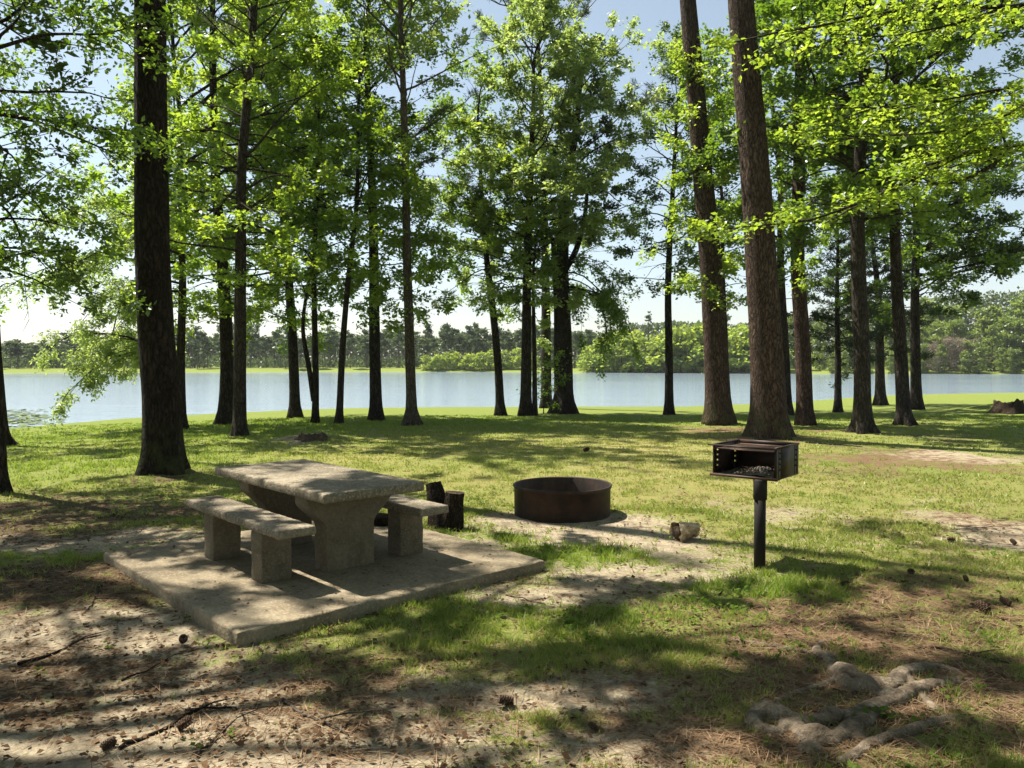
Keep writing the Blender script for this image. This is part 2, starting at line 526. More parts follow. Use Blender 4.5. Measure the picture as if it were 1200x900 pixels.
sand = mixc(nt, ramp(nt, n_mid, [(0.42, (0.0, 0.0, 0.0)), (0.62, (0.55, 0.55, 0.55))]), sand, (0.15, 0.115, 0.08))
straw = ramp(nt, noise(nt, mapping(nt, co, (1, 2.4, 1)), 45, 5, 0.75, 2.0), [(0.28, (0.06, 0.035, 0.02)), (0.52, (0.17, 0.105, 0.062)), (0.75, (0.33, 0.235, 0.15))])
litter = ramp(nt, noise(nt, co, 34, 5, 0.8, 1.0), [(0.3, (0.035, 0.022, 0.014)), (0.5, (0.095, 0.065, 0.038)), (0.72, (0.25, 0.185, 0.12))])


def mask(a):
    x = math_(nt, 'ADD', attr(nt, a), math_(nt, 'MULTIPLY', math_(nt, 'SUBTRACT', n_mid, 0.5), 1.5))
    x = math_(nt, 'ADD', x, math_(nt, 'MULTIPLY', math_(nt, 'SUBTRACT', n_fine, 0.5), 1.3))
    return ramp(nt, x, [(0.36, (0, 0, 0)), (0.62, (1, 1, 1))])


c = mixc(nt, mask('sand'), grass, sand)
c = mixc(nt, mask('straw'), c, straw)
c = mixc(nt, mask('litter'), c, litter)
c = mixc(nt, ramp(nt, n_tiny, [(0.62, (0, 0, 0)), (0.75, (0.5,) * 3)]), c, (0.06, 0.04, 0.025))
hh = math_(nt, 'ADD', math_(nt, 'MULTIPLY', n_fine, 0.7), math_(nt, 'MULTIPLY', blade, 0.6))
pbsdf(nt, out, c, 0.97, bump(nt, hh, 0.8, 0.035), spec=0.1)
M['ground'] = m

m, nt, out = new_mat('water')
co = coord(nt)
w1 = noise(nt, mapping(nt, co, (0.55, 1.9, 1)), 1.0, 4, 0.6)
w2 = noise(nt, mapping(nt, co, (2.2, 6.0, 1)), 1.0, 3, 0.6)
w3 = noise(nt, mapping(nt, co, (0.03, 0.12, 1)), 1.0, 3, 0.5)
h = math_(nt, 'ADD', math_(nt, 'MULTIPLY', w1, 1.0), math_(nt, 'MULTIPLY', w2, 0.35))
h = math_(nt, 'MULTIPLY', h, math_(nt, 'ADD', math_(nt, 'MULTIPLY', w3, 1.1), 0.25))
p = pbsdf(nt, out, (0.24, 0.31, 0.385), 0.08, bump(nt, h, 0.7, 0.08), spec=0.5)  # pale blue sky reflection is put into the base colour
p.inputs['IOR'].default_value = 1.33
M['water'] = m

# ------------------------------------------------------------------ what covers the ground where
ZONES = {'sand': [], 'straw': [], 'litter': [], 'dry': [], 'lush': []}


def zone(kind, px, py, rx, ry, s=1.0):
    d = on_plane(px, py, 0.0)
    ZONES[kind].append((d[0], d[1], rx * d[1] / F, ry * d[1] ** 2 / (F * H), s))


for z in [(60, 633, 110, 10, .9), (90, 760, 190, 80, .75), (200, 850, 200, 60, .8), (20, 860, 120, 60, .75), (660, 620, 105, 19, .9), (790, 640, 60, 16, .55), (600, 605, 60, 12, .8),
          (1165, 622, 60, 26, .8), (1120, 590, 90, 10, .5), (1110, 535, 110, 7, .9), (560, 812, 150, 26, .62), (420, 880, 170, 40, .85), (720, 815, 110, 30, .6), (800, 888, 130, 26, .9), (620, 690, 130, 18, .55),
          (700, 668, 100, 16, .45), (360, 512, 30, 5, .7), (560, 640, 45, 12, .5), (330, 770, 60, 20, .5), (1010, 870, 100, 30, .45), (900, 600, 120, 10, .3), (700, 545, 90, 6, .25)]:
    zone('sand', *z)
for z in [(845, 500, 55, 7, .9), (905, 515, 60, 8, .8), (950, 502, 40, 6, .8), (1060, 540, 160, 16, .7), (1030, 800, 220, 80, 1.0), (1100, 700, 170, 40, .8), (900, 720, 140, 30, .5), (950, 880, 200, 40, .9), (740, 870, 90, 30, .55), (1150, 610, 80, 20, .4),
          (560, 840, 110, 40, .5), (100, 690, 130, 30, .55), (430, 810, 120, 30, .4), (800, 690, 160, 20, .35), (1180, 860, 90, 80, .8), (900, 760, 120, 30, .5), (665, 490, 60, 4, .5), (360, 514, 40, 5, .5)]:
    zone('straw', *z)
for z in [(90, 600, 190, 26, .75), (60, 690, 150, 40, .85), (110, 800, 200, 50, .62), (260, 800, 160, 50, .45), (190, 560, 60, 10, .7), (1040, 555, 150, 10, .4), (420, 850, 120, 30, .35), (1000, 740, 200, 26, .5), (730, 720, 120, 30, .3),
          (1020, 525, 130, 8, .5), (1120, 515, 90, 8, .5)]:
    zone('litter', *z)
for z in [(650, 520, 500, 26, .40), (650, 560, 450, 34, .34), (1000, 620, 240, 50, .26), (600, 780, 400, 80, .2), (1000, 570, 220, 20, .3), (400, 520, 200, 12, .3), (600, 740, 260, 40, .0)]:
    zone('dry', *z)
for z in [(470, 710, 160, 30, .28), (640, 740, 170, 28, .3), (430, 780, 130, 24, .2), (900, 690, 80, 16, .7), (690, 650, 70, 14, .8), (300, 490, 300, 12, .5), (1100, 475, 140, 10, .6), (600, 630, 60, 8, .6), (150, 535, 160, 20, .5)]:
    zone('lush', *z)


def zmask(kind, x, y):
    x = np.asarray(x, float); y = np.asarray(y, float)
    wx = x + 0.5 * (fbm(x * 1.1, y * 1.1, 31, 3) - 0.5) * np.clip(y / 6, .6, 4)
    wy = y + 0.9 * (fbm(x * 1.1 + 50, y * 1.1, 37, 3) - 0.5) * np.clip(y / 6, .6, 4)
    s = np.zeros_like(x)
    for cx, cy, rx, ry, k in ZONES[kind]:
        s = np.maximum(s, k * np.exp(-0.8 * (((wx - cx) / rx) ** 2 + ((wy - cy) / ry) ** 2)))
    return s


def all_masks(x, y):
    r = np.hypot(x, y)
    n1 = fbm(x * 0.8, y * 0.8, 51, 4); n2 = fbm(x * 0.9 + 9, y * 0.9, 61, 4); n3 = fbm(x * 0.35, y * 0.35, 71, 3)
    near = ss(14, 6, y)
    lush = zmask('lush', x, y)
    sand = zmask('sand', x, y) + 0.9 * (n1 - 0.5) + 0.24 * near - 0.4 * lush - .03
    straw = zmask('straw', x, y) * 0.85 + 0.75 * (n2 - 0.5) + .0 + .05 * near - 0.3 * lush
    litter = zmask('litter', x, y) * 0.8 + 0.7 * (fbm(x * 1.3 + 4, y * 1.3, 77, 4) - 0.5) + .03 + .16 * near - 0.3 * lush
    dry = 0.10 + zmask('dry', x, y) + 0.5 * (n3 - 0.5) - 0.3 * lush + .12 * near
    far = ss(60, 90, r)
    sand = sand * (1 - far) - far; straw = straw * (1 - far) - far; litter = litter * (1 - far) - far
    b = np.arctan2(x, y); q = r / shore(b)
    edge = ss(0.86, 0.95, q)
    sand = sand - edge * 0.6; straw = straw - edge; litter = litter - edge
    dry = dry - 0.35 * ss(.6, .85, q)
    return dict(sand=np.clip(sand, 0, 1), straw=np.clip(straw, 0, 1), litter=np.clip(litter, 0, 1), dry=np.clip(dry, 0, 1), lush=lush)


# ------------------------------------------------------------------ tree builder
def unit(n):
    return norm(rng.normal(size=(n, 3)))


def leaves(p0, p1, per, size, aspect=0.62, flat=0.7, along=0.35, spread=0.03, jit=0.35, droop=0.0):
    """leaf blades (one folded quad each) along the twigs p0 -> p1; returns verts, quads, random value per leaf"""
    m = len(p0)
    i = np.repeat(np.arange(m), per)
    n = len(i)
    t = 0.15 + 0.85 * rng.random(n)
    base = p0[i] + (p1 - p0)[i] * t[:, None] + rng.normal(size=(n, 3)) * spread
    d = norm((p1 - p0)[i])
    a = norm(d * along + unit(n) * np.array([1, 1, 1 - 0.6 * flat]) + np.array([0, 0, -droop]))
    up = norm(np.array([0, 0, 1.0]) * flat + unit(n) * (1 - flat * 0.55))
    s = norm(np.cross(up, a)); nn = np.cross(a, s)
    l = size * (1 - jit * 1.3 + 2.6 * jit * rng.random(n) ** 1.2)[:, None]
    w = l * aspect * 0.5
    mid = base + a * l * 0.48
    V = np.stack([base, mid + s * w + nn * w * 0.25, base + a * l, mid - s * w + nn * w * 0.25], 1).reshape(-1, 3)
    Q = np.arange(n * 4).reshape(-1, 4)
    rb = rng.random(m)
    rnd = np.clip(0.55 * rb[i] + 0.45 * rng.random(n), 0, 1)
    return V, Q, rnd


def limb_path(p0, az, el, length, droop, n=7, jit=0.10):
    P = [np.asarray(p0, float)]
    for i in range(n):
        az += rng.normal() * jit; el += rng.normal() * jit * 0.7 - droop / n
        P.append(P[-1] + length / n * np.array([math.cos(az) * math.cos(el), math.sin(az) * math.cos(el), math.sin(el)]))
    return np.array(P)


def spread_twigs(limbs, sub_step=0.45, ratio=0.42, minlen=0.35, pitch=0.05, twig_step=0.28, twig_len=0.38, t0=0.22, twig_pitch=0.0, ang=(35, 65)):
    S0, S1, SR = [], [], []
    for P, r0 in limbs:
        seg = np.linalg.norm(np.diff(P, axis=0), axis=1); cum = np.concatenate([[0], np.cumsum(seg)]); Ln = cum[-1]
        k = max(2, int(Ln * (1 - t0) / sub_step))
        t = np.sort(t0 + (1 - t0) * rng.random(k)); t[-1] = 1.0
        s = t * Ln
        p = np.stack([np.interp(s, cum, P[:, c]) for c in range(3)], 1)
        q = np.stack([np.interp(np.minimum(s + 0.1 * Ln, Ln), cum, P[:, c]) for c in range(3)], 1)
        q0 = np.stack([np.interp(np.maximum(s - 0.1 * Ln, 0), cum, P[:, c]) for c in range(3)], 1)
        T = norm(q - q0)
        lat = norm(np.cross(T, [0, 0, 1.0]) + 1e-6) * np.where(np.arange(k) % 2, 1, -1)[:, None]
        a = np.radians(rng.uniform(ang[0], ang[1], k))[:, None]; a[-1] = 0.1
        d = norm(T * np.cos(a) + lat * np.sin(a) + np.array([0, 0, 1.0]) * (pitch + rng.normal(size=k) * 0.22)[:, None])
        ln = (Ln * ratio * (1 - 0.62 * t) * rng.uniform(0.6, 1.25, k) + minlen)[:, None]
        S0.append(p); S1.append(p + d * ln); SR.append(np.full(k, max(0.006, r0 * 0.30)))
    S0 = np.concatenate(S0); S1 = np.concatenate(S1); SR = np.concatenate(SR)
    ln = np.linalg.norm(S1 - S0, axis=1)
    cnt = np.maximum(2, np.ceil(ln / twig_step).astype(int))
    i = np.repeat(np.arange(len(S0)), cnt)
    n = len(i)
    t = 0.15 + 0.85 * rng.random(n)
    p = S0[i] + (S1 - S0)[i] * t[:, None]
    d0 = norm((S1 - S0)[i])
    lat = norm(np.cross(d0, [0, 0, 1.0]) + 1e-6) * np.where(rng.random(n) < .5, 1, -1)[:, None]
    d = norm(d0 * 0.8 + lat * rng.uniform(0.3, 1.1, n)[:, None] + np.array([0, 0, 1.0]) * (twig_pitch + rng.normal(size=n) * 0.28)[:, None])
    tl = twig_len * rng.uniform(0.5, 1.4, n)
    return S0, S1, SR, p, p + d * tl[:, None]


def smooth_path(P, step):
    P = np.asarray(P, float)
    s = np.concatenate([[0], np.cumsum(np.linalg.norm(np.diff(P, axis=0), axis=1))])
    n = max(4, int(s[-1] / step))
    t = np.linspace(0, s[-1], n + 1)
    out = []
    m = np.gradient(P, s, axis=0) if len(P) > 2 else np.repeat((P[1] - P[0])[None] / s[-1], 2, 0)
    for x in t:
        i = min(np.searchsorted(s, x, side='right') - 1, len(P) - 2)
        h = s[i + 1] - s[i]; u = (x - s[i]) / h
        out.append((2 * u**3 - 3 * u**2 + 1) * P[i] + (u**3 - 2 * u**2 + u) * h * m[i] + (-2 * u**3 + 3 * u**2) * P[i + 1] + (u**3 - u**2) * h * m[i + 1])
    return np.array(out)


LIMB_PROFILE = {
    'round': lambda t: min(1.0, 0.45 + 2.4 * t) * max(0.0, 1 - t) ** 0.55,
    'cone': lambda t: min(1.0, 0.6 + 3 * t) * (1 - t) ** 0.85,
    'column': lambda t: min(1.0, 0.55 + 3 * t) * (1 - 0.75 * t ** 2),
    'umbrella': lambda t: (0.55 + 0.45 * math.sin(math.pi * min(1, t * 1.1))),
}

BASES = []


def trunk_base(px, d=None):
    b = hit(*px[0]) if d is None else at(px[0][0], px[0][1], d)
    return b


def tree(name, label, cat, px, w, bark, total, crowns=(), extra=(), d=None, flare=0.45, group=None, ridges=True, fork=(), world=None, sides=None, step=None, taper=0.75):
    """px: trunk line in the photograph, base first (used as bearings at the trunk's own distance); w: trunk width there in px"""
    global rng
    rng = np.random.default_rng(zlib.crc32(label.encode()))
    if world is not None:
        path = [np.array(p, float) for p in world]
        base = path[0].copy(); r0 = w
        dist = math.hypot(base[0], base[1])
    else:
        base = hit(*px[0]) if d is None else at(px[0][0], px[0][1], d)
        dist = base[1]
        base[2] = float(gz(base[0], base[1]))
        path = [base] + [at(x, y, dist) for x, y in px[1:]]
        r0 = 0.5 * w * dist / F
    off = base.copy()
    if path[-1][2] < base[2] + total - 0.3:
        dirv = norm(path[-1] - path[-2]); dirv = norm(dirv + np.array([0, 0, 0.9]))
        rest = base[2] + total - path[-1][2]
        for k in (0.5, 1.0): path.append(path[-1] + dirv / dirv[2] * rest * 0.5 + np.array([rng.normal() * .2, rng.normal() * .2, 0]))
    path[0] = path[0] - np.array([0, 0, 0.15])
    P = smooth_path(path, step or (0.12 if dist < 22 else 0.3))
    hgt = P[:, 2] - base[2]
    rad = r0 * np.clip(1 - hgt / (total * 1.02), 0.02, 1) ** taper * 1.04
    rad = rad * (1 + flare * np.exp(-np.maximum(hgt, 0) / (0.9 * r0 + 0.12)))
    k = sides or (36 if dist < 22 else 16)
    ph = rng.uniform(0, 6.28); nl = rng.integers(4, 7)
    sd = int(rng.integers(1, 999))

    def rfun(a, i):
        lob = 1 + 0.34 * flare / 0.45 * math.exp(-max(hgt[i], 0) / (0.6 * r0 + 0.08)) * np.cos(nl * a + ph)
        if ridges:
            lob = lob * (1 + 0.05 * (fbm(np.cos(a) * 5 + 7, np.sin(a) * 5 + hgt[i] * 1.3, sd, 3) - 0.5) * 2)
        return lob
    e = empty(name, off)
    tag(e, label, cat, group)
    acc = Acc()
    tube(acc, P, rad, k, True, rfun)
    acc.build('trunk', M[bark], e, smooth=True, off=off)
    br = Acc(); has_br = False
    for f in fork:                                    # second stems, given as px lines at the trunk's distance
        Q = smooth_path([at(x, y, dist) if len(q) == 2 else at(x, y, q[2]) for q in f['px'] for x, y in [q[:2]]], 0.25)
        rr = 0.5 * f['w'] * dist / F * np.linspace(1, f.get('end', 0.35), len(Q))
        sa = Acc(); tube(sa, Q, rr, 10); sa.build('stem', M[bark], e, smooth=True, off=off)
    for c in crowns:
        c = dict(c); br = Acc()
        limbs = [(Pq, r) for Pq, r in c.get('limbs', [])]
        lf = c.get('leaf', {}); far_ = dist > 18 and world is None
        needle_ = 'needle' in c['mat'] or c['mat'] == 'cedar'
        nl_ = int(c.get('n', 0) * (1.6 if far_ and not needle_ else 1.0))
        az = rng.uniform(0, 6.28)
        prof = LIMB_PROFILE[c.get('shape', 'round')]
        for i in range(nl_):
            t = ((i + rng.uniform(0.1, 0.9)) / nl_) ** c.get('pow', 1.0)
            h = c['h0'] + (c['h1'] - c['h0']) * t
            az += 2.4 + rng.normal() * 0.35
            if 'az' in c:
                a0, a1 = c['az']; a_ = R(rng.uniform(a0, a1))
            else: a_ = az
            ln = c['R'] * (1.2 if far_ and not needle_ else 1.0) * prof(t) * rng.uniform(0.7, 1.2) + 0.25
            if 'bias' in c:
                bx, by = c['bias']; ln *= 1 + bx * math.cos(a_) + by * math.sin(a_)
            el = R((10 if far_ and c.get('droop', 20) < 60 else 0) + c.get('el0', 12) + (c.get('el1', 50) - c.get('el0', 12)) * t + rng.normal() * 8)
            if 'stem' in c:
                S = c['stem']; s0 = np.array([np.interp(base[2] + h, S[:, 2], S[:, q]) for q in range(2)] + [base[2] + h])
            else:
                s0 = np.array([np.interp(h, hgt, P[:, q]) for q in range(3)])
            rr = min(0.08, max(0.009, 0.012 * ln + 0.002))
            limbs.append((limb_path(s0, a_, el, max(0.3, ln), R(c.get('droop', 20)), 7, c.get('jit', 0.19)), rr))
        for q_, (Pq, r) in enumerate(limbs):
            if q_ < len(c.get('limbs', [])) and r > .012 and len(Pq) > 3 and not c.get('loose'):
                s0 = np.array([np.interp(Pq[0][2] - base[2], hgt, P[:, q]) for q in range(3)])
                if np.linalg.norm(s0 - Pq[0]) < 2.5: Pq = np.concatenate([s0[None], Pq]); limbs[q_] = (Pq, r)
            tube(br, Pq, r * np.linspace(1, 0.22, len(Pq)), 6); has_br = True
        S0, S1, SR, p, q = spread_twigs(limbs, **c.get('sp', {}))
        sticks(br, S0, S1, SR, SR * 0.4, 4)
        if c.get('twigs', True): sticks(br, p, q, 0.0045 * c.get('tw', 1.0), 0.002, 3)
        br.build('branches', M[bark], e, smooth=True, off=off)
        lv = dict(c['leaf']); lv['per'] = int(lv.get('per', 10) * (c.get('pm', 1.5) if needle_ else c.get('pm', 4.8 if far_ else 1.8))); lv['size'] = lv.get('size', .12) * (1.0 if far_ and not needle_ else 1.0)
        keep = rng.random(len(p)) < c.get('keep', 1.0)
        if 'clump' not in c and far_ and not needle_: c['clump'] = (1.05, .22 if c.get('droop', 20) > 50 or c['mat'] == 'leaf_pale' else .34)
        if 'clump' in c:
            f_ = c['clump'][0]; keep &= fbm(p[:, 0] * f_ + p[:, 2] * .5 * f_, p[:, 1] * f_ + p[:, 2] * .3 * f_, 123, 2) > c['clump'][1]
        V, Qd, rnd = leaves(p[keep], q[keep], lv.get('per', 10), lv.get('size', 0.12), lv.get('aspect', 0.62), lv.get('flat', 0.7), lv.get('along', 0.35), lv.get('spread', 0.09 if far_ and not needle_ else 0.045), 0.35, lv.get('droop', 0.0))
        if c.get('bare'): continue
        cr = mesh('crown', V - off, Qd, None, M[c['mat']], e, {'rnd': ('FACE', rnd)})
    return e


BROAD = dict(per=12, size=0.13, flat=0.65)
NEED = dict(per=34, size=0.20, aspect=0.085, flat=0.0, along=0.9, spread=0.035)

# ------------------------------------------------------------------ trunk footings raise the ground a little
for px, py, r_, h_ in [(192, 553, .9, .06), (902, 512, 1.1, .10), (842, 497, 1.0, .08), (943, 497, .7, .05), (1010, 507, .7, .05), (1060, 498, .7, .05), (660, 485, .9, .07), (367, 514, .7, .12), (1185, 482, 1.5, .30), (483, 498, .5, .04), (281, 511, .6, .04)]:
    p = hit(px, py)
    MOUNDS.append((p[0], p[1], r_, h_))
_root_c = on_plane(1000, 820, 0)
MOUNDS.append((_root_c[0] + 0.5, _root_c[1] - .1, 1.0, 0.05))

# ------------------------------------------------------------------ ground sheet
fan = np.radians(np.concatenate([np.linspace(-180, -62, 34)[:-1], np.linspace(-62, -40, 60)[:-1], np.linspace(-40, 40, 620), np.linspace(40, 62, 60)[1:], np.linspace(62, 180, 34)[1:-1]]))
rr_ = np.concatenate([np.linspace(0.4, 2.6, 12)[:-1], 1.0 / np.linspace(1 / 2.6, 1 / 34.0, 430)[:-1] if False else np.geomspace(2.6, 34, 300)[:-1], np.geomspace(34, 150, 90)[:-1], np.geomspace(150, 1500, 60)])
B, RR = np.meshgrid(fan, rr_)
X, Y = RR * np.sin(B), RR * np.cos(B)
Z = gz(X, Y)
Z = Z + 0.012 * (fbm(X * 9, Y * 9, 81, 3) - 0.5) * ss(12, 5, RR)
nb, nr = len(fan), len(rr_)
V = np.stack([X, Y, Z], -1).reshape(-1, 3)
idx = np.arange(nr * nb).reshape(nr, nb)
a_ = idx[:-1]; b_ = idx[1:]
Q = np.stack([a_, np.roll(a_, -1, 1), np.roll(b_, -1, 1), b_], -1).reshape(-1, 4)[:, ::-1]
V = np.concatenate([V, [[0, 0, float(gz(0.0, 0.0))]]])
cT = np.stack([np.full(nb, nr * nb), idx[0], np.roll(idx[0], -1)], 1)[:, ::-1]
ms = all_masks(V[:, 0], V[:, 1])
g = mesh('ground', V, Q, cT, M['ground'], None, {k: ('POINT', ms[k]) for k in ('sand', 'straw', 'litter', 'dry')}, smooth=True)
tag(g, kind='structure')

wv, wq = [], []
w = mesh('lake_water', [[-420, 12, WATER], [420, 12, WATER], [420, 330, WATER], [-420, 330, WATER]], [[0, 1, 2, 3]], None, M['water'])
tag(w, kind='structure')

# ------------------------------------------------------------------ concrete slab, table, benches
TOPZ = 0.09
UA = norm(np.array([-0.673, 0.740, 0])); VA = norm(np.array([0.740, 0.673, 0])); ZA = np.array([0, 0, 1.0])
FR = np.stack([UA, VA, ZA])            # local (u, v, z) -> world
near_c = on_plane(278, 742, TOPZ)
ROT = math.atan2(UA[1], UA[0])         # local x = u ; local y = -v


def placed(name, label, cat, u, v, z=TOPZ):
    p = near_c + u * UA + v * VA; p[2] = z
    e = empty(name, p, ROT)
    return tag(e, label, cat)


def part(e, name, lo, hi, r, mat, step=0.06, rough=0.0, seed=0, taper=None, smooth=True):
    """box between lo and hi in (u, v, z) from the thing's origin"""
    lo2 = (lo[0], -hi[1], lo[2]); hi2 = (hi[0], -lo[1], hi[2])
    V, Q = rbox(lo2, hi2, r, step, rough, seed, taper)
    return mesh(name, V, Q, None, M[mat], e, smooth=smooth)


slab = placed('concrete_slab', 'low rectangular concrete pad under the picnic table and its two benches', 'slab', 0, 0, 0)
part(slab, 'pad', (0, 0, -0.16), (2.78, 2.64, TOPZ), 0.018, 'concrete_slab', 0.05, 0.012, 3)

# table: near corner of the top in photo terms
Nw = np.array([-1.36, 5.74, 0])
rel = Nw - np.array([near_c[0], near_c[1], 0]); un, vn = rel.dot(UA), rel.dot(VA)
tb = placed('picnic_table', 'thick concrete picnic table with worn pebbly edges on two flared pedestals', 'table', un + 1.0, vn + 0.45)
part(tb, 'tabletop', (-1.0, -0.45, 0.615), (1.0, 0.45, 0.69), 0.018, 'concrete_table', 0.016, 0.005, 7)


def ped_taper(wtop, wbot):
    def f(V):
        V = V.copy()
        z = V[:, 2]
        k = np.interp(z, [0.0, 0.37, 0.53, 0.62], [wbot, wbot, wtop, wtop])
        V[:, 1] = V[:, 1] / 0.5 * k
        return V
    return f


for u0 in (-0.62, 0.42):
    lo2, hi2 = (u0, -0.5, -0.004), (u0 + 0.2, 0.5, 0.6145)
    V, Q = rbox(lo2, hi2, 0.012, 0.03, 0.006, 5 + int(u0 * 10), ped_taper(0.385, 0.215))
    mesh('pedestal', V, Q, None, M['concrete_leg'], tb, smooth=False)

for k, (v0, lab) in enumerate([(-0.31, 'concrete bench with a dappled pale seat along the near left side of the table'), (0.915, 'concrete bench on the fire ring side of the table, mostly hidden behind it')]):
    bn = placed('concrete_bench', lab, 'bench', un + 0.98, vn + v0 + 0.15)
    bn['group'] = 'concrete benches at the picnic table'
    part(bn, 'seat', (-0.89, -0.15, 0.385), (0.89, 0.15, 0.452), 0.016, 'concrete_table', 0.016, 0.005, 13 + k)
    for u0 in (-0.56, 0.36):
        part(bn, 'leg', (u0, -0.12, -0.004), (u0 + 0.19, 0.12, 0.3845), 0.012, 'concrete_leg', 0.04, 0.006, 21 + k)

# ------------------------------------------------------------------ fire ring
fr = on_plane(659, 590, 0); fr = np.array([0.57, 9.03, 0.0]); fr[2] = float(gz(fr[0], fr[1]))
e = tag(empty('fire_ring', fr), 'wide brown steel fire ring standing on bare sand', 'fire ring')
a = np.linspace(0, 2 * np.pi, 96, endpoint=False)
prof = [(0.545, -0.05), (0.547, 0.30), (0.556, 0.303), (0.560, 0.312), (0.560, 0.332), (0.552, 0.338), (0.540, 0.336), (0.534, 0.328), (0.534, -0.05)]
V = []
for r_, z_ in prof:
    wob = 1 + 0.004 * np.sin(3 * a + 1) + 0.002 * np.sin(11 * a)
    V.append(np.stack([r_ * wob * np.cos(a), r_ * wob * np.sin(a), np.full(96, z_) + 0.004 * np.sin(2 * a)], 1))
V = np.concatenate(V); j = np.arange(96); j2 = (j + 1) % 96
Q = np.concatenate([np.stack([i * 96 + j, i * 96 + j2, (i + 1) * 96 + j2, (i + 1) * 96 + j], 1) for i in range(len(prof) - 1)])
mesh('ring_wall', V, Q, None, M['ring_steel'], e, smooth=False)
rr = np.linspace(0, 0.533, 14)
VV = np.concatenate([np.stack([q * np.cos(a), q * np.sin(a), 0.05 + 0.05 * (fbm(q * np.cos(a) * 8, q * np.sin(a) * 8, 4, 3) - 0.5) + 0.04 * (1 - q)], 1) for q in rr])
QQ = np.concatenate([np.stack([i * 96 + j, i * 96 + j2, (i + 1) * 96 + j2, (i + 1) * 96 + j], 1) for i in range(13)])
mesh('ash_bed', VV, QQ, None, M['ash'], e, smooth=True)
# ------------------------------------------------------------------ pedestal grill
gp = hit(890, 668)
e = tag(empty('pedestal_grill', gp), 'black steel park grill box on a single post, open on one side', 'grill')
acc = Acc(); tube(acc, [[0, 0, -0.1], [0, 0, 0.3], [0, 0, 0.70]], 0.047, 20); post = acc.build('post', M['post_paint'], e, smooth=True)
acc = Acc(); tube(acc, [[0, 0, 0.58], [0, 0, 0.585], [0, 0, 0.745], [0, 0, 0.752]], [0.05, 0.056, 0.056, 0.05], 20); acc.build('sleeve', M['post_paint'], e, smooth=True)
GA = norm(np.array([-0.78, 0.63, 0])); GB = norm(np.array([0.63, 0.78, 0]))     # width (to the left), depth (away)
GM = np.stack([GA, GB, ZA])
frn = on_plane(909, 564, 0.76)          # near bottom corner of the box
fo = frn - gp; fo[2] = 0
Wd, Dp, z0, z1 = 0.55, 0.53, 0.75, 1.008


def gbox(acc, lo, hi): box(acc, lo, hi, GM, fo)


acc = Acc()
gbox(acc, (0, 0, z0), (Wd, Dp, z0 + 0.012))                                  # floor
gbox(acc, (0.012, Dp - 0.008, z0 + 0.012), (Wd - 0.012, Dp, z1 - 0.03))      # back
acc.build('firebox', M['grill_steel'], e)
for x0, nm in ((0, 'side_plate'), (Wd - 0.012, 'side_plate')):
    acc = Acc()
    x1 = x0 + 0.012
    # side plate with a column of height-adjusting slots near the front and the back
    ys = [0.0, 0.055, 0.105, Dp - 0.105, Dp - 0.055, Dp]
    slots = [(z0 + 0.075 + 0.045 * k, z0 + 0.090 + 0.045 * k) for k in range(4)]
    for i in range(5):
        if i in (1, 3):
            zz = z0 + 0.0125
            for s0, s1 in slots:
                gbox(acc, (x0, ys[i], zz), (x1, ys[i + 1], s0)); zz = s1
            gbox(acc, (x0, ys[i], zz), (x1, ys[i + 1], z1))
        else:
            gbox(acc, (x0, ys[i], z0 + 0.0125), (x1, ys[i + 1], z1))
    acc.build(nm, M['grill_steel'], e)
acc = Acc()
gbox(acc, (-0.02, -0.018, z0 + 0.0), (Wd + 0.02, -0.001, z0 + 0.022))         # front lip of the floor
acc.build('ash_lip', M['grate_steel'], e)
acc = Acc()
gz0 = z1 - 0.026
gbox(acc, (0.013, -0.012, gz0), (Wd - 0.013, 0.05, gz0 + 0.008))              # plate along the open front
gbox(acc, (0.013, Dp - 0.06, gz0), (Wd - 0.013, Dp - 0.0095, gz0 + 0.008))
nb_ = 17
for k in range(nb_):
    x = 0.025 + (Wd - 0.05 - 0.016) * k / (nb_ - 1)
    gbox(acc, (x, 0.0505, gz0 - 0.001), (x + 0.017, Dp - 0.0605, gz0 + 0.007))
acc.build('grate', M['grate_steel'], e)
acc = Acc()
gbox(acc, (-0.006, -0.03, z1 + 0.0005), (Wd + 0.035, -0.002, z1 + 0.012))      # front rail, longer on the left
gbox(acc, (-0.006, 0.0, z1 + 0.0005), (0.018, Dp + 0.004, z1 + 0.014))
gbox(acc, (Wd - 0.018, 0.0, z1 + 0.0005), (Wd + 0.006, Dp + 0.004, z1 + 0.014))
gbox(acc, (0.0185, Dp - 0.018, z1 - 0.018), (Wd - 0.0185, Dp + 0.004, z1 + 0.014))
acc.build('top_rim', M['grill_steel'], e)
n = 26
gx, gy = np.meshgrid(np.linspace(0.015, Wd - 0.015, n), np.linspace(0.004, Dp - 0.012, n))
zz = z0 + 0.013 + 0.055 * np.exp(-((gx - 0.20) ** 2 / 0.03 + (gy - 0.22) ** 2 / 0.05)) * (0.4 + 1.2 * fbm(gx * 22, gy * 22, 9, 4))
V = np.stack([gx, gy, zz], -1).reshape(-1, 3) @ GM + fo
ii = np.arange(n * n).reshape(n, n)
mesh('ash_pile', V, np.stack([ii[:-1, :-1], ii[:-1, 1:], ii[1:, 1:], ii[1:, :-1]], -1).reshape(-1, 4), None, M['ash'], e, smooth=True)
acc = Acc()
p0, p1 = [], []
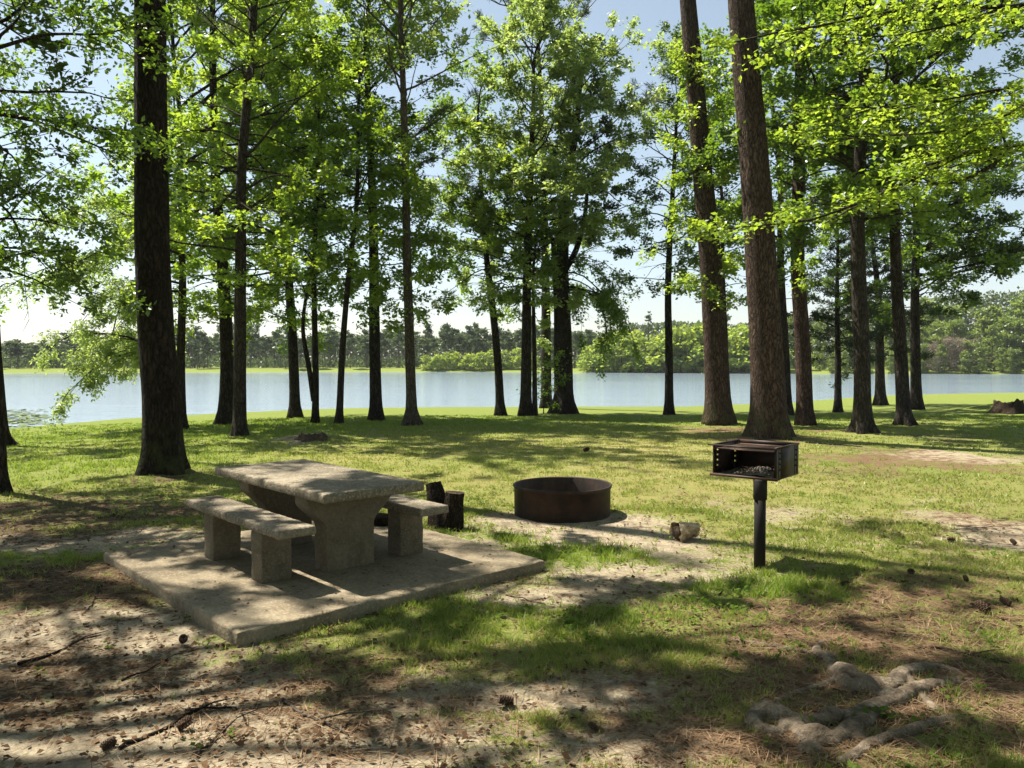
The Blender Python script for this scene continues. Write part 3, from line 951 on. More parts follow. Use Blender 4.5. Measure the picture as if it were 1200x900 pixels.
for k in range(60):
    x, y = rng.uniform(0.03, Wd - 0.05), rng.uniform(0.02, Dp - 0.05); a1 = rng.uniform(0, 6.28); l_ = rng.uniform(0.03, 0.1)
    z_ = z0 + 0.02 + 0.05 * math.exp(-((x - 0.2) ** 2 / 0.03 + (y - 0.22) ** 2 / 0.05))
    p0.append((x, y, z_)); p1.append((np.clip(x + l_ * math.cos(a1), .02, Wd - .02), np.clip(y + l_ * math.sin(a1), .005, Dp - .02), z_ + rng.uniform(-.005, .02)))
sticks(acc, np.array(p0) @ GM + fo, np.array(p1) @ GM + fo, 0.004, 0.003, 4)
acc.build('burnt_twigs', M['stump_wood'], e)['kind'] = 'stuff'


# ------------------------------------------------------------------ logs, stumps, roots, cones, sticks
def log(name, label, cat, P, rad, mat, endmat, rough=0.10, seed=0, k=22, square=0.0):
    P = smooth_path(P, 0.025)
    base = np.array([P[0][0], P[0][1], P[:, 2].min()])
    o = tag(empty(name, base), label, cat)
    acc = Acc()
    rad = np.interp(np.linspace(0, 1, len(P)), np.linspace(0, 1, len(rad)), rad)

    def rf(a, i):
        r = 1 + rough * 2 * (fbm(np.cos(a) * 2.2 + 5, np.sin(a) * 2.2 + i * 0.09, seed, 4) - 0.5)
        if square: r = r * (1 - square * np.abs(np.sin(2 * a)) ** 2 + square * .2)
        return r
    tube(acc, P, rad, k, False, rf)
    V = np.concatenate(acc.v)
    acc.build('bark', M[mat], o, smooth=True, off=base)
    n = len(P)
    for nm, ring, c in (('cut_end', V[:k], P[0]), ('cut_end', V[(n - 1) * k:n * k], P[-1])):
        ctr = c + 0.0
        ac = Acc()
        mid = ctr + (ring - ctr) * 0.5 + rng.normal(size=(k, 3)) * 0.004
        VV = np.concatenate([ring, mid, ctr[None]])
        jj = np.arange(k); jn = (jj + 1) % k
        ac.add(VV, np.stack([jj, jn, k + jn, k + jj], 1), np.stack([np.full(k, 2 * k), k + jj, k + jn], 1))
        ac.build(nm, M[endmat], o, off=base)
    return o


d_ = hit(534, 621)
lx = lambda px, py, d: at(px, py, d)
log('log', 'upright dark charred log standing at the end of the bench', 'log', [lx(530, 624, d_[1]), lx(532, 600, d_[1]), lx(534, 577, d_[1])], [0.14, 0.12, 0.10, 0.095], 'char', 'stump_wood', 0.34, 3, k=34)
log('log', 'charred log leaning back beside the upright one, behind the bench', 'log', [lx(518, 620, d_[1] + .06), lx(513, 595, d_[1] + .10), lx(507, 566, d_[1] + .16)], [0.14, 0.105, 0.095, 0.075], 'char', 'stump_wood', 0.34, 8, k=30, square=.3)
log('log', 'dark log lying flat on the slab behind the concrete table pedestal', 'log', [on_plane(428, 606, TOPZ + .06), on_plane(452, 609, TOPZ + .06), on_plane(470, 607, TOPZ + .06)], [0.06, 0.065, 0.058], 'char', 'char', 0.14, 5)

# short hollow chunk of wood on the lawn
hp = hit(805, 634)
ax = norm(np.array([0.9, 0.42, 0.05]))
c0 = hp + np.array([-0.11, -0.03, 0.085]); c1 = c0 + ax * 0.24
o = tag(empty('wood_chunk', hp), 'short pale hollow chunk of log on the lawn beside the grill', 'log')
acc = Acc(); k = 26
P = np.linspace(c1, c0, 12)
tube(acc, P, np.linspace(0.066, 0.088, 12), k, False, lambda a, i: 1 + 0.5 * (fbm(np.cos(a) * 2.5 + 3, np.sin(a) * 2.5 + i * .3, 6, 4) - 0.5) * 2)
bk = acc.v[0]; bk += np.outer(0.05 * (fbm(np.arange(len(bk)) % k * .45, np.arange(len(bk)) // k * .02, 77, 3) - .5), ax); bk += rng.normal(size=bk.shape) * .0025
acc.build('bark', M['cut_wood'], o, smooth=True, off=hp)
acc = Acc()
tube(acc, np.linspace(c0, c0 + ax * 0.16, 6), np.linspace(0.066, 0.035, 6), k, True, lambda a, i: 1 + 0.2 * (fbm(np.cos(a) * 2.5, np.sin(a) * 2.5 + i * .4, 16, 3) - 0.5) * 2)
acc.build('hollow', M['stump_wood'], o, smooth=True, off=hp)


def stump(name, label, p, r0, h, mat, top, seed, jag=0.5, mound=None):
    o = tag(empty(name, p), label, 'stump')
    k = 40; rows = 14
    a = np.linspace(0, 2 * np.pi, k, endpoint=False)
    topn = h * (1 - jag * fbm(np.cos(a) * 1.8 + 3, np.sin(a) * 1.8, seed, 4) * 1.3)
    V = []
    for i in range(rows):
        t = i / (rows - 1)
        z = -0.08 + t * (topn + 0.08)
        r_ = r0 * (1 + 0.9 * np.exp(-np.maximum(z, 0) / (0.10 + h * .1)) * (0.6 + 0.4 * np.cos(5 * a + seed))) * (1 + 0.22 * (fbm(np.cos(a) * 2 + 9, np.sin(a) * 2 + t * 1.5, seed + 3, 3) - 0.5) * 2)
        V.append(np.stack([r_ * np.cos(a), r_ * np.sin(a), z], 1))
    ring = V[-1]
    V = np.concatenate(V); j = np.arange(k); j2 = (j + 1) % k
    mesh('bark', V, np.concatenate([np.stack([i * k + j, i * k + j2, (i + 1) * k + j2, (i + 1) * k + j], 1) for i in range(rows - 1)]), None, M[mat], o, smooth=True)
    acc = Acc()
    r2 = ring * np.array([.55, .55, .72]); c = np.array([[0, 0, h * .42]])
    acc.add(np.concatenate([ring, r2 + rng.normal(size=r2.shape) * .02 * r0, c]), np.stack([j, j2, k + j2, k + j], 1), np.stack([np.full(k, 2 * k), k + j, k + j2], 1))
    acc.build('rotten_top', M[top], o)
    return o


p = hit(1182, 484)
stump('tree_stump', 'big dark rotten stump on a low mound at the right edge of the lawn', p + np.array([0, 0, -.02]), 0.40, 0.66, 'char', 'stump_wood', 4, 0.68)
p = hit(366, 515)
stump('tree_stump', 'low crumbling stump in a patch of bare earth behind the picnic table', p, 0.22, 0.22, 'stump_wood', 'stump_wood', 9, 0.8)


def groundline(pts, lift=0.0):
    out = []
    for px, py in pts:
        q = on_plane(px, py, 0); q[2] = float(gz(q[0], q[1])) + lift; out.append(q)
    return np.array(out)


# knotted surface roots, lower right
roots = [
    ([(1330, 800), (1230, 795), (1150, 800), (1090, 815), (1030, 838), (985, 850), (940, 852), (905, 838), (890, 830)], [.10, .10, .095, .085, .075, .07, .065, .06, .05], .10),
    ([(1150, 800), (1100, 790), (1060, 800), (1035, 815), (1010, 808), (985, 800), (970, 782), (955, 770), (972, 756), (985, 752)], [.08, .075, .07, .07, .075, .07, .055, .045, .035, .02], .22),
    ([(1030, 838), (1000, 862), (965, 872), (945, 868), (930, 850), (915, 855)], [.07, .075, .075, .07, .06, .05], .25),
    ([(985, 800), (1000, 818), (1015, 822), (1022, 812)], [.055, .07, .075, .06], .2),
    ([(895, 828), (884, 838), (890, 858), (908, 862), (920, 850)], [.05, .06, .065, .06, .05], .2),
    ([(955, 770), (930, 768), (900, 760), (860, 752), (810, 745)], [.03, .028, .022, .018, .012], .12),
    ([(1330, 830), (1220, 840), (1120, 850), (1060, 868), (1020, 880), (980, 900)], [.09, .08, .07, .06, .05, .04], .12),
    ([(1330, 770), (1180, 790), (1130, 775), (1090, 768)], [.05, .04, .028, .015], .10),
    ([(1060, 800), (1075, 825), (1100, 845), (1150, 860)], [.05, .05, .045, .03], .15),
    ([(985, 800), (960, 812), (930, 818), (905, 826)], [.05, .04, .035, .035], .15),
]
rb = hit(1040, 830)
acc = Acc()
for i, (pts, rad, rough) in enumerate(roots):
    P = smooth_path(groundline(pts), 0.03)
    rr = np.interp(np.linspace(0, 1, len(P)), np.linspace(0, 1, len(rad)), rad) * .62
    s_ = np.arange(len(P)) * .03
    rr = rr * (1 + 0.5 * (fbm(s_ * 4.5 + i * 9, s_ * 0, 15, 3) - 0.5))
    P[:, 2] += rr * 0.10 + 0.02 * (fbm(s_ * 3.2 + i * 5, s_ * 0 + i * 7.7, 5, 2) - 0.55)
    P[:, 2] -= 0.075 * ss(.50, .63, P[:, 0] / P[:, 1])
    P[:, :2] += 0.05 * (np.stack([fbm(s_ * 4 + i, s_ * 0, 8, 2), fbm(s_ * 4 + i, s_ * 0 + 9, 9, 2)], 1) - .5)
    tube(acc, P, rr, 14, True, lambda a, q: 1 + rough * 1.6 * (fbm(np.cos(a) * 1.7 + 4 + i, np.sin(a) * 1.7 + q * 0.25, 40 + i, 3) - 0.5))
for px, py, r_, up in [(905, 842, .085, .02), (925, 855, .075, .0), (955, 868, .085, .02), (975, 850, .07, .03), (948, 880, .06, 0), (1015, 818, .085, .03), (990, 800, .075, .03), (1045, 828, .07, .01), (970, 776, .05, .01), (1075, 820, .06, .0), (1000, 868, .06, 0)]:
    c = on_plane(px, py, 0); c[2] = float(gz(c[0], c[1])) + up - r_ * .30
    th = np.linspace(0, np.pi, 9)
    sx, sy = rng.uniform(.8, 1.35, 2)
    tube(acc, c + np.stack([0 * th, 0 * th, -np.cos(th) * r_ * .85], 1), np.maximum(np.sin(th), .05) * r_ * sx, 14, True, lambda a, q: 1 + .3 * np.cos(2 * a + px) * .5 + .3 * (fbm(np.cos(a) * 2 + px, np.sin(a) * 2 + q * .4, 6, 2) - .5))
o = acc.build('tree_roots', M['root_bark'], None, smooth=True, off=rb, loc=rb)
tag(o, 'knot of gnarled grey tree roots showing above the ground at the lower right', 'tree roots')
md = o.modifiers.new('remesh', 'REMESH'); md.mode = 'VOXEL'; md.voxel_size = 0.007; md.use_smooth_shade = True
tx = bpy.data.textures.new('knots', 'CLOUDS'); tx.noise_scale = 0.045; tx.noise_depth = 4
md = o.modifiers.new('knots', 'DISPLACE'); md.texture = tx; md.strength = 0.014; md.mid_level = 0.5
md = o.modifiers.new('smooth', 'SMOOTH'); md.iterations = 2; md.factor = .5


def cone_mesh(parent):
    acc = Acc()
    V, T, Qs = [], [], []
    n = 64
    for i in range(n):
        t = (i + .5) / n
        th = i * 2.39996
        r_ = 0.030 * math.sin(math.pi * (0.12 + 0.82 * t)) + 0.002
        z = 0.085 * t
        c, s_ = math.cos(th), math.sin(th)
        up = 0.1 + 0.7 * t
        root = np.array([c * r_ * .3, s_ * r_ * .3, z])
        tip = root + np.array([c * .021, s_ * .021, .012 * up + .002])
        side = np.array([-s_, c, 0]) * 0.010
        q = [root - side * .5, root + side * .5, tip + side, tip - side]
        dn = np.array([0, 0, -.005])
        acc.add(q + [tip + side * .8 + dn, tip - side * .8 + dn], [[0, 1, 2, 3], [3, 2, 4, 5], [0, 5, 4, 1]])
    tube(acc, [[0, 0, 0], [0, 0, .04], [0, 0, .088]], [.012, .014, .003], 8)
    Vv = np.concatenate(acc.v)
    return acc


cones = [(215, 756, 1.0, 'pine cone on bare soil left of the slab corner'), (266, 765, .45, 'small pine cone just below the near corner of the slab'), (601, 839, .95, 'pine cone on pale sand at the bottom centre'),
         (1110, 636, .9, 'pine cone on the sunny lawn right of the grill'), (1066, 673, .9, 'pine cone standing in thin grass right of the grill shadow'), (986, 692, .8, 'pine cone at the edge of the grill shadow'),
         (1158, 725, 1.2, 'biggest of the dark pine cones in the shade near the right edge'), (1184, 713, .9, 'dark pine cone beyond the biggest one near the right edge'), (855, 690, .0, ''),
         (684, 531, 1.5, 'pine cone on the open lawn behind the fire ring'), (1133, 686, .7, 'pine cone lying in shade above the roots, right of the grill'), (208, 862, .9, 'pine cone among fallen sticks at the lower left'),
         (120, 888, .8, 'pine cone on pale sand at the lower left corner'), (700, 860, .6, 'small pine cone in brown straw at the bottom centre right'), (1190, 640, .8, 'pine cone on the sandy patch at the right edge')]
ca = cone_mesh(None)
proto = None
for px, py, sc, lab in cones:
    if not lab: continue
    p = hit(px, py)
    rx = rng.uniform(1.0, 1.5); rz = rng.uniform(0, 6.28)
    if proto is None:
        o = ca.build('pine_cone', M['cone_scale']); proto = o
    else:
        o = proto.copy(); COL.objects.link(o)
    s_ = sc * 0.85
    o.location = (p[0], p[1], p[2] + 0.028 * s_)
    o.rotation_euler = (rx, 0, rz); o.scale = (s_,) * 3
    tag(o, lab, 'pine cone', 'pine cones scattered on the ground')

twigs = [([(118, 688), (112, 702), (104, 716), (98, 722)], .014, 'dark crooked stick on the litter left of the slab'),
         ([(20, 778), (60, 768), (95, 752), (120, 748)], .016, 'long dark stick lying at the left edge'),
         ([(140, 882), (180, 862), (215, 843), (240, 826), (236, 810)], .018, 'thick forked stick at the bottom left'),
         ([(215, 835), (245, 833), (275, 832), (292, 855), (300, 858)], .012, 'thin bent stick beside the thick forked one'),
         ([(330, 822), (355, 838), (385, 852), (410, 866)], .016, 'pale straight stick at the bottom, right of the forked one'),
         ([(230, 889), (250, 868), (268, 850)], .012, 'short dark stick at the bottom edge left of centre'),
         ([(595, 697), (615, 704), (640, 710)], .009, 'thin pale curved twig on the soil right of the slab'),
         ([(140, 795), (170, 785), (200, 770)], .010, 'slim dark twig below the pine cone by the slab'),
         ([(1075, 766), (1110, 768), (1150, 776), (1185, 784)], .013, 'pale fallen branch above the roots at the right'),
         ([(944, 519), (975, 521), (1010, 524)], .03, 'dark strip standing in for a shadow line on the lawn behind the grill')]  # last one: dark tube in place of a shadow on the lawn
for pts, r_, lab in twigs:
    r_ *= .62
    P = smooth_path(groundline(pts, r_ * 0.6), 0.05)
    P[:, :2] += rng.normal(size=(len(P), 2)) * .006
    P[:, 2] += np.abs(rng.normal(size=len(P))) * .004
    acc = Acc(); tube(acc, P, r_ * np.linspace(1, .45, len(P)), 7)
    i = len(P) // 2
    tube(acc, [P[i], P[i] + (P[i + 1] - P[i]) * 2 + np.array([.05, .05, .02]), P[i] + (P[i + 1] - P[i]) * 3 + np.array([.14, .11, .015])], r_ * np.array([.6, .4, .2]), 6)
    b0 = P[i].copy()
    o = acc.build('fallen_stick', M['pale_bark'] if 'pale' in lab else M['dark_bark'], smooth=True, off=b0, loc=b0)
    tag(o, lab, 'stick', 'fallen sticks on the ground')
HAZE = 0.00022
# ------------------------------------------------------------------ the trees of the park
def pole(px, w, **k): return dict(px=px, w=w, **k)


FINE = dict(sub_step=0.36, twig_step=0.22, twig_len=0.34)
MID = dict(sub_step=0.5, twig_step=0.32, twig_len=0.42)
PINE_SP = dict(sub_step=0.55, twig_step=0.30, twig_len=0.22, ratio=0.35, pitch=0.25, twig_pitch=0.25, t0=0.4)


def limb_px(pts):   # explicit limb: (px, py, distance)
    return smooth_path([at(x, y, d) for x, y, d in pts], 0.25)


# two at the left edge
tree('oak_tree', 'leafy dark oak at the left edge with boughs reaching toward the big pine trunk', 'tree', [(-3, 578), (-6, 480), (-14, 300), (-16, 100)], 20, 'dark_bark', 13, flare=.5, crowns=[
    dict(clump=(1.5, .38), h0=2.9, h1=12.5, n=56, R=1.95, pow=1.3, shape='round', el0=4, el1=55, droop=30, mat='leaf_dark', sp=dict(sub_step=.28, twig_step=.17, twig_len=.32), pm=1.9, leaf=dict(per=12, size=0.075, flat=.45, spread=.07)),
    dict(mat='leaf_mid', pm=1.9, sp=dict(FINE, ratio=.26, sub_step=.22, t0=.1), leaf=dict(per=13, size=0.075, flat=.55, spread=.06), limbs=[
        (limb_px([(-16, 130, 10.5), (50, 140, 10.3), (110, 150, 10.1), (170, 158, 9.9), (205, 172, 9.8)]), .02),
        (limb_px([(-16, 250, 10.5), (40, 225, 10.3), (70, 238, 10.2), (95, 258, 10.1)]), .02),
        (limb_px([(-16, 60, 10.5), (60, 40, 10.2), (120, 40, 10.0), (160, 30, 9.8)]), .03),
        (limb_px([(-16, 330, 10.5), (10, 300, 10.2), (40, 300, 10.0), (60, 320, 9.9)]), .02)])])
tree('slim_tree', 'slim trunk at the far left edge standing nearer the lake than the oak', 'tree', [(4, 523), (0, 470), (-5, 400), (-14, 200)], 12, 'dark_bark', 11, flare=.9, crowns=[
    dict(h0=3.2, h1=10.5, n=18, R=1.8, mat='leaf_mid', sp=MID, leaf=dict(per=11, size=0.11), el0=0)])

# big pine on the left
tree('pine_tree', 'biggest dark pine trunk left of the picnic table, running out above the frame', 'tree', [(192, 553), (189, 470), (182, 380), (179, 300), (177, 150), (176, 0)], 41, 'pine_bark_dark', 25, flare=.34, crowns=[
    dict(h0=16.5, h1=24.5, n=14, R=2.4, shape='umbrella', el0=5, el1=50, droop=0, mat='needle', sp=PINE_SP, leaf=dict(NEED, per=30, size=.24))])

# left group by the water
tree('hornbeam_tree', 'slender forked tree just right of the biggest pine, with drooping light green sprays', 'tree', [(213, 503), (212, 420), (214, 330), (211, 230), (212, 150), (205, 80), (200, 20)], 10, 'dark_bark', 15.5, flare=.5,
     fork=[dict(px=[(212, 152), (228, 132), (241, 116), (262, 100)], w=7, end=.3)], crowns=[
    dict(h0=3.6, h1=7.6, n=9, R=3.3, az=(150, 205), el0=16, el1=10, droop=58, shape='column', mat='leaf_pale', sp=dict(FINE, pitch=-.25, twig_pitch=-.35), leaf=dict(per=13, size=0.10, aspect=.45, droop=.35)),
    dict(h0=5.0, h1=15.2, n=38, R=2.4, el0=0, el1=60, bias=(.55, 0), mat='leaf_bright', sp=MID, leaf=dict(per=12, size=0.12)),
    dict(h0=1.9, h1=2.8, n=4, R=2.9, az=(160, 200), el0=10, el1=10, droop=55, shape='column', mat='leaf_pale', sp=dict(FINE, pitch=-.3, twig_pitch=-.4), leaf=dict(per=13, size=0.10, aspect=.45, droop=.4), h1_=0)])
tree('sweetgum_tree', 'dark leaning trunk close behind the grey pine in the left group', 'tree', [(264, 498), (266, 420), (262, 330), (253, 210), (250, 110), (249, 30)], 16, 'dark_bark', 17, crowns=[
    dict(bias=(.3, 0), h0=3.1, h1=16.5, n=46, R=2.8, el0=-8, el1=60, mat='leaf_bright', sp=MID, leaf=dict(per=12, size=0.125))])
tree('pine_tree', 'grey barked pine in the left group, standing forward of its neighbours', 'tree', [(281, 511), (281, 420), (282, 300), (283, 200), (293, 80), (298, 0)], 14.5, 'grey_bark', 19, flare=.35, crowns=[
    dict(h0=3.4, h1=14, n=40, R=2.2, el0=-5, el1=40, shape='column', mat='leaf_bright', sp=MID, leaf=dict(per=11, size=0.115)),
    dict(h0=9.5, h1=18.7, n=30, R=2.8, shape='umbrella', el0=0, el1=50, droop=0, mat='needle_pale', sp=PINE_SP, leaf=dict(NEED, per=26, size=.26))])
tree('maple_tree', 'dark trunk leaning left between the grey pine and the forked slim tree', 'tree', [(346, 490), (343, 400), (337, 310), (328, 210), (321, 70), (318, 0)], 12, 'dark_bark', 17, crowns=[
    dict(h0=3.2, h1=16.5, n=42, R=2.8, el0=-8, el1=60, mat='leaf_mid', sp=MID, leaf=dict(per=12, size=0.125)),
    dict(h0=7, h1=15, n=20, R=2.7, el0=10, el1=50, mat='leaf_bright', sp=MID, leaf=dict(per=12, size=0.13))])
tree('young_oak', 'slim tree forked low into two stems, left of the thin leaning grey stem', 'tree', [(369, 496), (370, 450), (369, 390), (368, 330), (372, 220)], 8, 'dark_bark', 11.5,
     fork=[dict(px=[(368, 470), (362, 430), (355, 385), (360, 340), (366, 310)], w=7, end=.4)], crowns=[
    dict(h0=3.6, h1=11.3, n=22, R=1.9, el0=5, el1=60, mat='leaf_mid', sp=MID, leaf=dict(per=11, size=0.115))])
tree('young_oak', 'thin grey stem leaning right, between the forked tree and the straight dark pine', 'tree', [(397, 497), (402, 400), (410, 310), (417, 250), (420, 170), (421, 100)], 8, 'grey_bark', 13, crowns=[
    dict(h0=4.6, h1=13, n=26, R=2.2, el0=5, el1=60, mat='leaf_mid', sp=MID, leaf=dict(per=9, size=0.12))])
tree('sweetgum_tree', 'straight dark trunk with bright short shoots, next left of the tall pale trunk', 'tree', [(441, 493), (439, 400), (438, 300), (436, 220), (432, 130), (430, 40)], 14, 'dark_bark', 17.5, crowns=[
    dict(h0=4.3, h1=16.5, n=36, R=2.3, el0=0, el1=55, mat='leaf_mid', sp=MID, leaf=dict(per=10, size=0.125)),
    dict(h0=8.5, h1=16, n=18, R=2.6, el0=10, el1=55, mat='leaf_bright', sp=MID, leaf=dict(per=11, size=0.13))])
tree('tulip_tree', 'tall pale trunk with thin open crown standing alone left of centre', 'tree', [(483, 498), (480, 400), (477, 300), (475, 190), (472, 90), (469, 0)], 12, 'pale_bark', 18, flare=.9, crowns=[
    dict(h0=9.0, h1=17.5, n=28, R=3.0, el0=30, el1=65, droop=5, mat='leaf_pale', sp=dict(MID, sub_step=.6), leaf=dict(per=8, size=0.12)),
    dict(h0=2.8, h1=8.5, n=26, R=.75, el0=10, el1=30, mat='leaf_bright', sp=MID, leaf=dict(per=11, size=0.13)),
    dict(mat='needle', sp=dict(PINE_SP, t0=.3), leaf=dict(NEED, per=22, size=.2), limbs=[(limb_px([(478, 205, 25), (495, 190, 25.3), (515, 185, 25.6), (532, 192, 26)]), .05), (limb_px([(477, 165, 25), (500, 150, 25.3), (530, 130, 25.6), (545, 120, 26)]), .05)])])

# centre group
tree('young_pine', 'slim trunk leaning left with twisted needle branches, left edge of centre clump', 'tree', [(587, 487), (583, 420), (576, 350), (570, 300), (563, 200), (561, 120)], 10, 'dark_bark', 13, crowns=[
    dict(h0=5.0, h1=8.5, n=9, R=2.2, az=(130, 230), el0=5, el1=30, shape='column', jit=.28, mat='needle_pale', sp=PINE_SP, leaf=dict(NEED, per=30, size=.22)),
    dict(h0=4.2, h1=12.8, n=30, R=2.0, el0=-5, el1=55, mat='leaf_mid', sp=MID, leaf=dict(per=11, size=0.12))])
tree('sweetgum_tree', 'tallest bright green tree in the middle of the centre clump', 'tree', [(616, 487), (617, 400), (618, 300), (622, 200), (625, 120), (628, 60)], 13, 'dark_bark', 15.2, crowns=[
    dict(h0=4.2, h1=15.0, n=52, R=3.0, el0=-8, el1=60, shape='round', mat='leaf_pale', sp=MID, leaf=dict(per=13, size=0.135)),
    dict(h0=4.2, h1=9.0, n=12, R=2.4, el0=-5, el1=30, shape='column', mat='leaf_bright', sp=MID, leaf=dict(per=12, size=0.135))])
tree('young_oak', 'thin grey stem hard against the right of the tallest bright green tree', 'tree', [(627, 487), (626, 400), (625, 320), (630, 240)], 6, 'grey_bark', 9.5, crowns=[
    dict(h0=5, h1=9.3, n=12, R=1.6, mat='leaf_mid', sp=MID, leaf=dict(per=9, size=0.12))])
tree('pine_tree', 'tall dark pine with an open needle top above the centre clump, by the water', 'tree', [(640, 482), (640, 400), (638, 250), (634, 120), (629, 0)], 12, 'dark_bark', 20, d=36, crowns=[
    dict(h0=14.2, h1=19.5, n=18, R=4.2, shape='umbrella', el0=5, el1=50, droop=-10, jit=.2, mat='needle', sp=dict(PINE_SP, sub_step=.6), leaf=dict(NEED, per=34, size=.27, aspect=.1))])
tree('water_oak', 'thickest dark trunk of the centre clump with drooping dark leafy boughs on its right', 'tree', [(661, 484), (661, 400), (659, 300), (664, 220), (675, 150), (682, 80)], 21, 'dark_bark', 14.2, flare=.5,
     fork=[dict(px=[(654, 484), (653, 420), (652, 350), (648, 280)], w=9, end=.6), dict(px=[(660, 320), (672, 300), (682, 270), (690, 200)], w=8, end=.4)], crowns=[
    dict(h0=4.8, h1=14, n=18, R=2.2, el0=-10, el1=60, bias=(.5, 0), mat='leaf_dark', sp=MID, leaf=dict(per=13, size=0.13)),
    dict(h0=8, h1=13.8, n=16, R=2.4, el0=10, el1=55, bias=(.35, 0), mat='leaf_pale', sp=MID, leaf=dict(per=12, size=0.13)),
    dict(h0=4.4, h1=6.5, n=6, R=2.6, pm=2.6, az=(-40, 40), el0=15, el1=15, droop=95, shape='column', mat='leaf_mid', sp=dict(FINE, pitch=-.3, twig_pitch=-.4), leaf=dict(per=12, size=0.11, droop=.3))])
o = tree('sapling', 'small leafy sapling at the foot of the centre clump, against the water', 'sapling', [(637, 485), (638, 460), (642, 440)], 1.2, 'dark_bark', 2.0, flare=.1, crowns=[
    dict(h0=.3, h1=1.95, n=9, R=.6, mat='leaf_mid', sp=dict(sub_step=.2, twig_step=.2, twig_len=.2, minlen=.12), leaf=dict(per=4, size=0.10))])
tree('maple_tree', 'thin dark tree standing apart on the right of the centre clump', 'tree', [(784, 486), (784, 420), (783, 335), (788, 230), (793, 133), (795, 60)], 10, 'dark_bark', 14.2, crowns=[
    dict(h0=4.4, h1=14, n=30, R=1.9, el0=0, el1=60, mat='leaf_dark', sp=MID, leaf=dict(per=10, size=0.12)),
    dict(h0=8.5, h1=14, n=9, R=1.7, el0=10, el1=60, mat='leaf_pale', sp=MID, leaf=dict(per=10, size=0.12)),
    dict(h0=10, h1=12.5, n=5, R=2.1, az=(150, 215), el0=5, el1=30, shape='column', jit=.25, mat='needle_pale', sp=PINE_SP, leaf=dict(NEED, per=30, size=.22))])

# right hand pines
tree('pine_tree', 'tall reddish pine trunk leaning left, behind and left of the largest right hand pine', 'tree', [(843, 497), (838, 400), (832, 300), (823, 200), (814, 90), (806, 0)], 28, 'pine_bark', 26, flare=.3, crowns=[
    dict(h0=17, h1=25.5, n=24, R=2.7, shape='umbrella', el0=5, el1=50, droop=0, mat='needle', sp=PINE_SP, leaf=dict(NEED, per=28, size=.25)),
    dict(h0=3.3, h1=10, n=18, R=.7, el0=0, el1=30, shape='column', mat='leaf_bright', sp=FINE, leaf=dict(per=11, size=0.11))])
tree('pine_tree', 'largest scaly pine trunk right of centre, directly behind the grill box', 'tree', [(902, 512), (899, 430), (893, 330), (886, 220), (877, 110), (868, 0)], 38, 'pine_bark', 27, flare=.36, crowns=[
    dict(h0=18, h1=26.5, n=26, R=2.8, shape='umbrella', el0=5, el1=50, droop=0, mat='needle', sp=PINE_SP, leaf=dict(NEED, per=28, size=.25))])
tree('slim_tree', 'thin trunk half hidden behind the leaning reddish pine', 'tree', [(853, 489), (850, 400), (847, 320), (845, 220)], 7, 'grey_bark', 13, crowns=[
    dict(h0=4, h1=12.8, n=24, R=1.9, mat='leaf_mid', sp=MID, leaf=dict(per=11, size=0.12))])
tree('slim_tree', 'dark trunk half hidden behind the largest right hand pine', 'tree', [(923, 487), (919, 400), (915, 320), (914, 200)], 11, 'dark_bark', 15, crowns=[
    dict(h0=4, h1=14.8, n=30, R=2.2, mat='leaf_mid', sp=MID, leaf=dict(per=11, size=0.12))])
tree('pine_tree', 'straight reddish pine trunk right of the largest pine, bare below its crown', 'tree', [(944, 498), (941, 410), (935, 317), (937, 170), (938, 60), (938, 0)], 18, 'pine_bark_red', 22, flare=.35, crowns=[
    dict(h0=11, h1=21.5, n=24, R=2.7, shape='umbrella', el0=5, el1=50, droop=0, mat='needle', sp=PINE_SP, leaf=dict(NEED, per=28, size=.25)),
    dict(h0=5.4, h1=13, n=22, R=2.0, el0=0, el1=40, mat='leaf_mid', sp=MID, leaf=dict(per=12, size=0.115))])
CED = dict(sub_step=.34, twig_step=.2, twig_len=.22, ratio=.4, minlen=.2)
tree('cedar_tree', 'small dark cedar with a thin bare trunk between two right hand pines', 'tree', [(982, 483), (982, 420), (981, 350)], 8, 'dark_bark', 8.2, crowns=[
    dict(h0=1.9, h1=8.1, n=60, pm=3, R=2.1, el0=0, el1=45, shape='cone', mat='cedar', sp=CED, leaf=dict(per=16, size=.10, aspect=.3, flat=.2))])
tree('sweetgum_tree', 'stout leaning grey trunk with a spreading crown, right of the small cedar', 'tree', [(1011, 507), (1010, 420), (1006, 317), (1005, 250), (1010, 150), (1014, 60)], 19, 'grey_bark', 17, flare=.5, crowns=[
    dict(h0=5.0, h1=16, n=44, R=3.2, el0=-6, el1=55, mat='leaf_mid', sp=MID, leaf=dict(per=13, size=0.115)),
    dict(h0=4.6, h1=8, n=8, R=2.4, el0=-5, el1=20, mat='leaf_bright', sp=MID, leaf=dict(per=12, size=0.115))])
tree('cedar_tree', 'dense dark cedar by the water behind the two leaning grey trunks', 'tree', [(1032, 475), (1031, 430), (1030, 360)], 11, 'dark_bark', 10, crowns=[
    dict(h0=2.0, h1=9.9, n=70, pm=3, R=2.7, el0=0, el1=45, shape='cone', mat='cedar', sp=CED, leaf=dict(per=15, size=.12, aspect=.3, flat=.2))])
tree('sweetgum_tree', 'slimmer of the two leaning grey trunks, on the right of the stout one', 'tree', [(1060, 498), (1056, 420), (1050, 310), (1048, 220), (1050, 100)], 15, 'grey_bark', 15.5, flare=.5, crowns=[
    dict(h0=4.8, h1=15, n=40, R=2.8, el0=-6, el1=55, mat='leaf_mid', sp=MID, leaf=dict(per=13, size=0.115))])
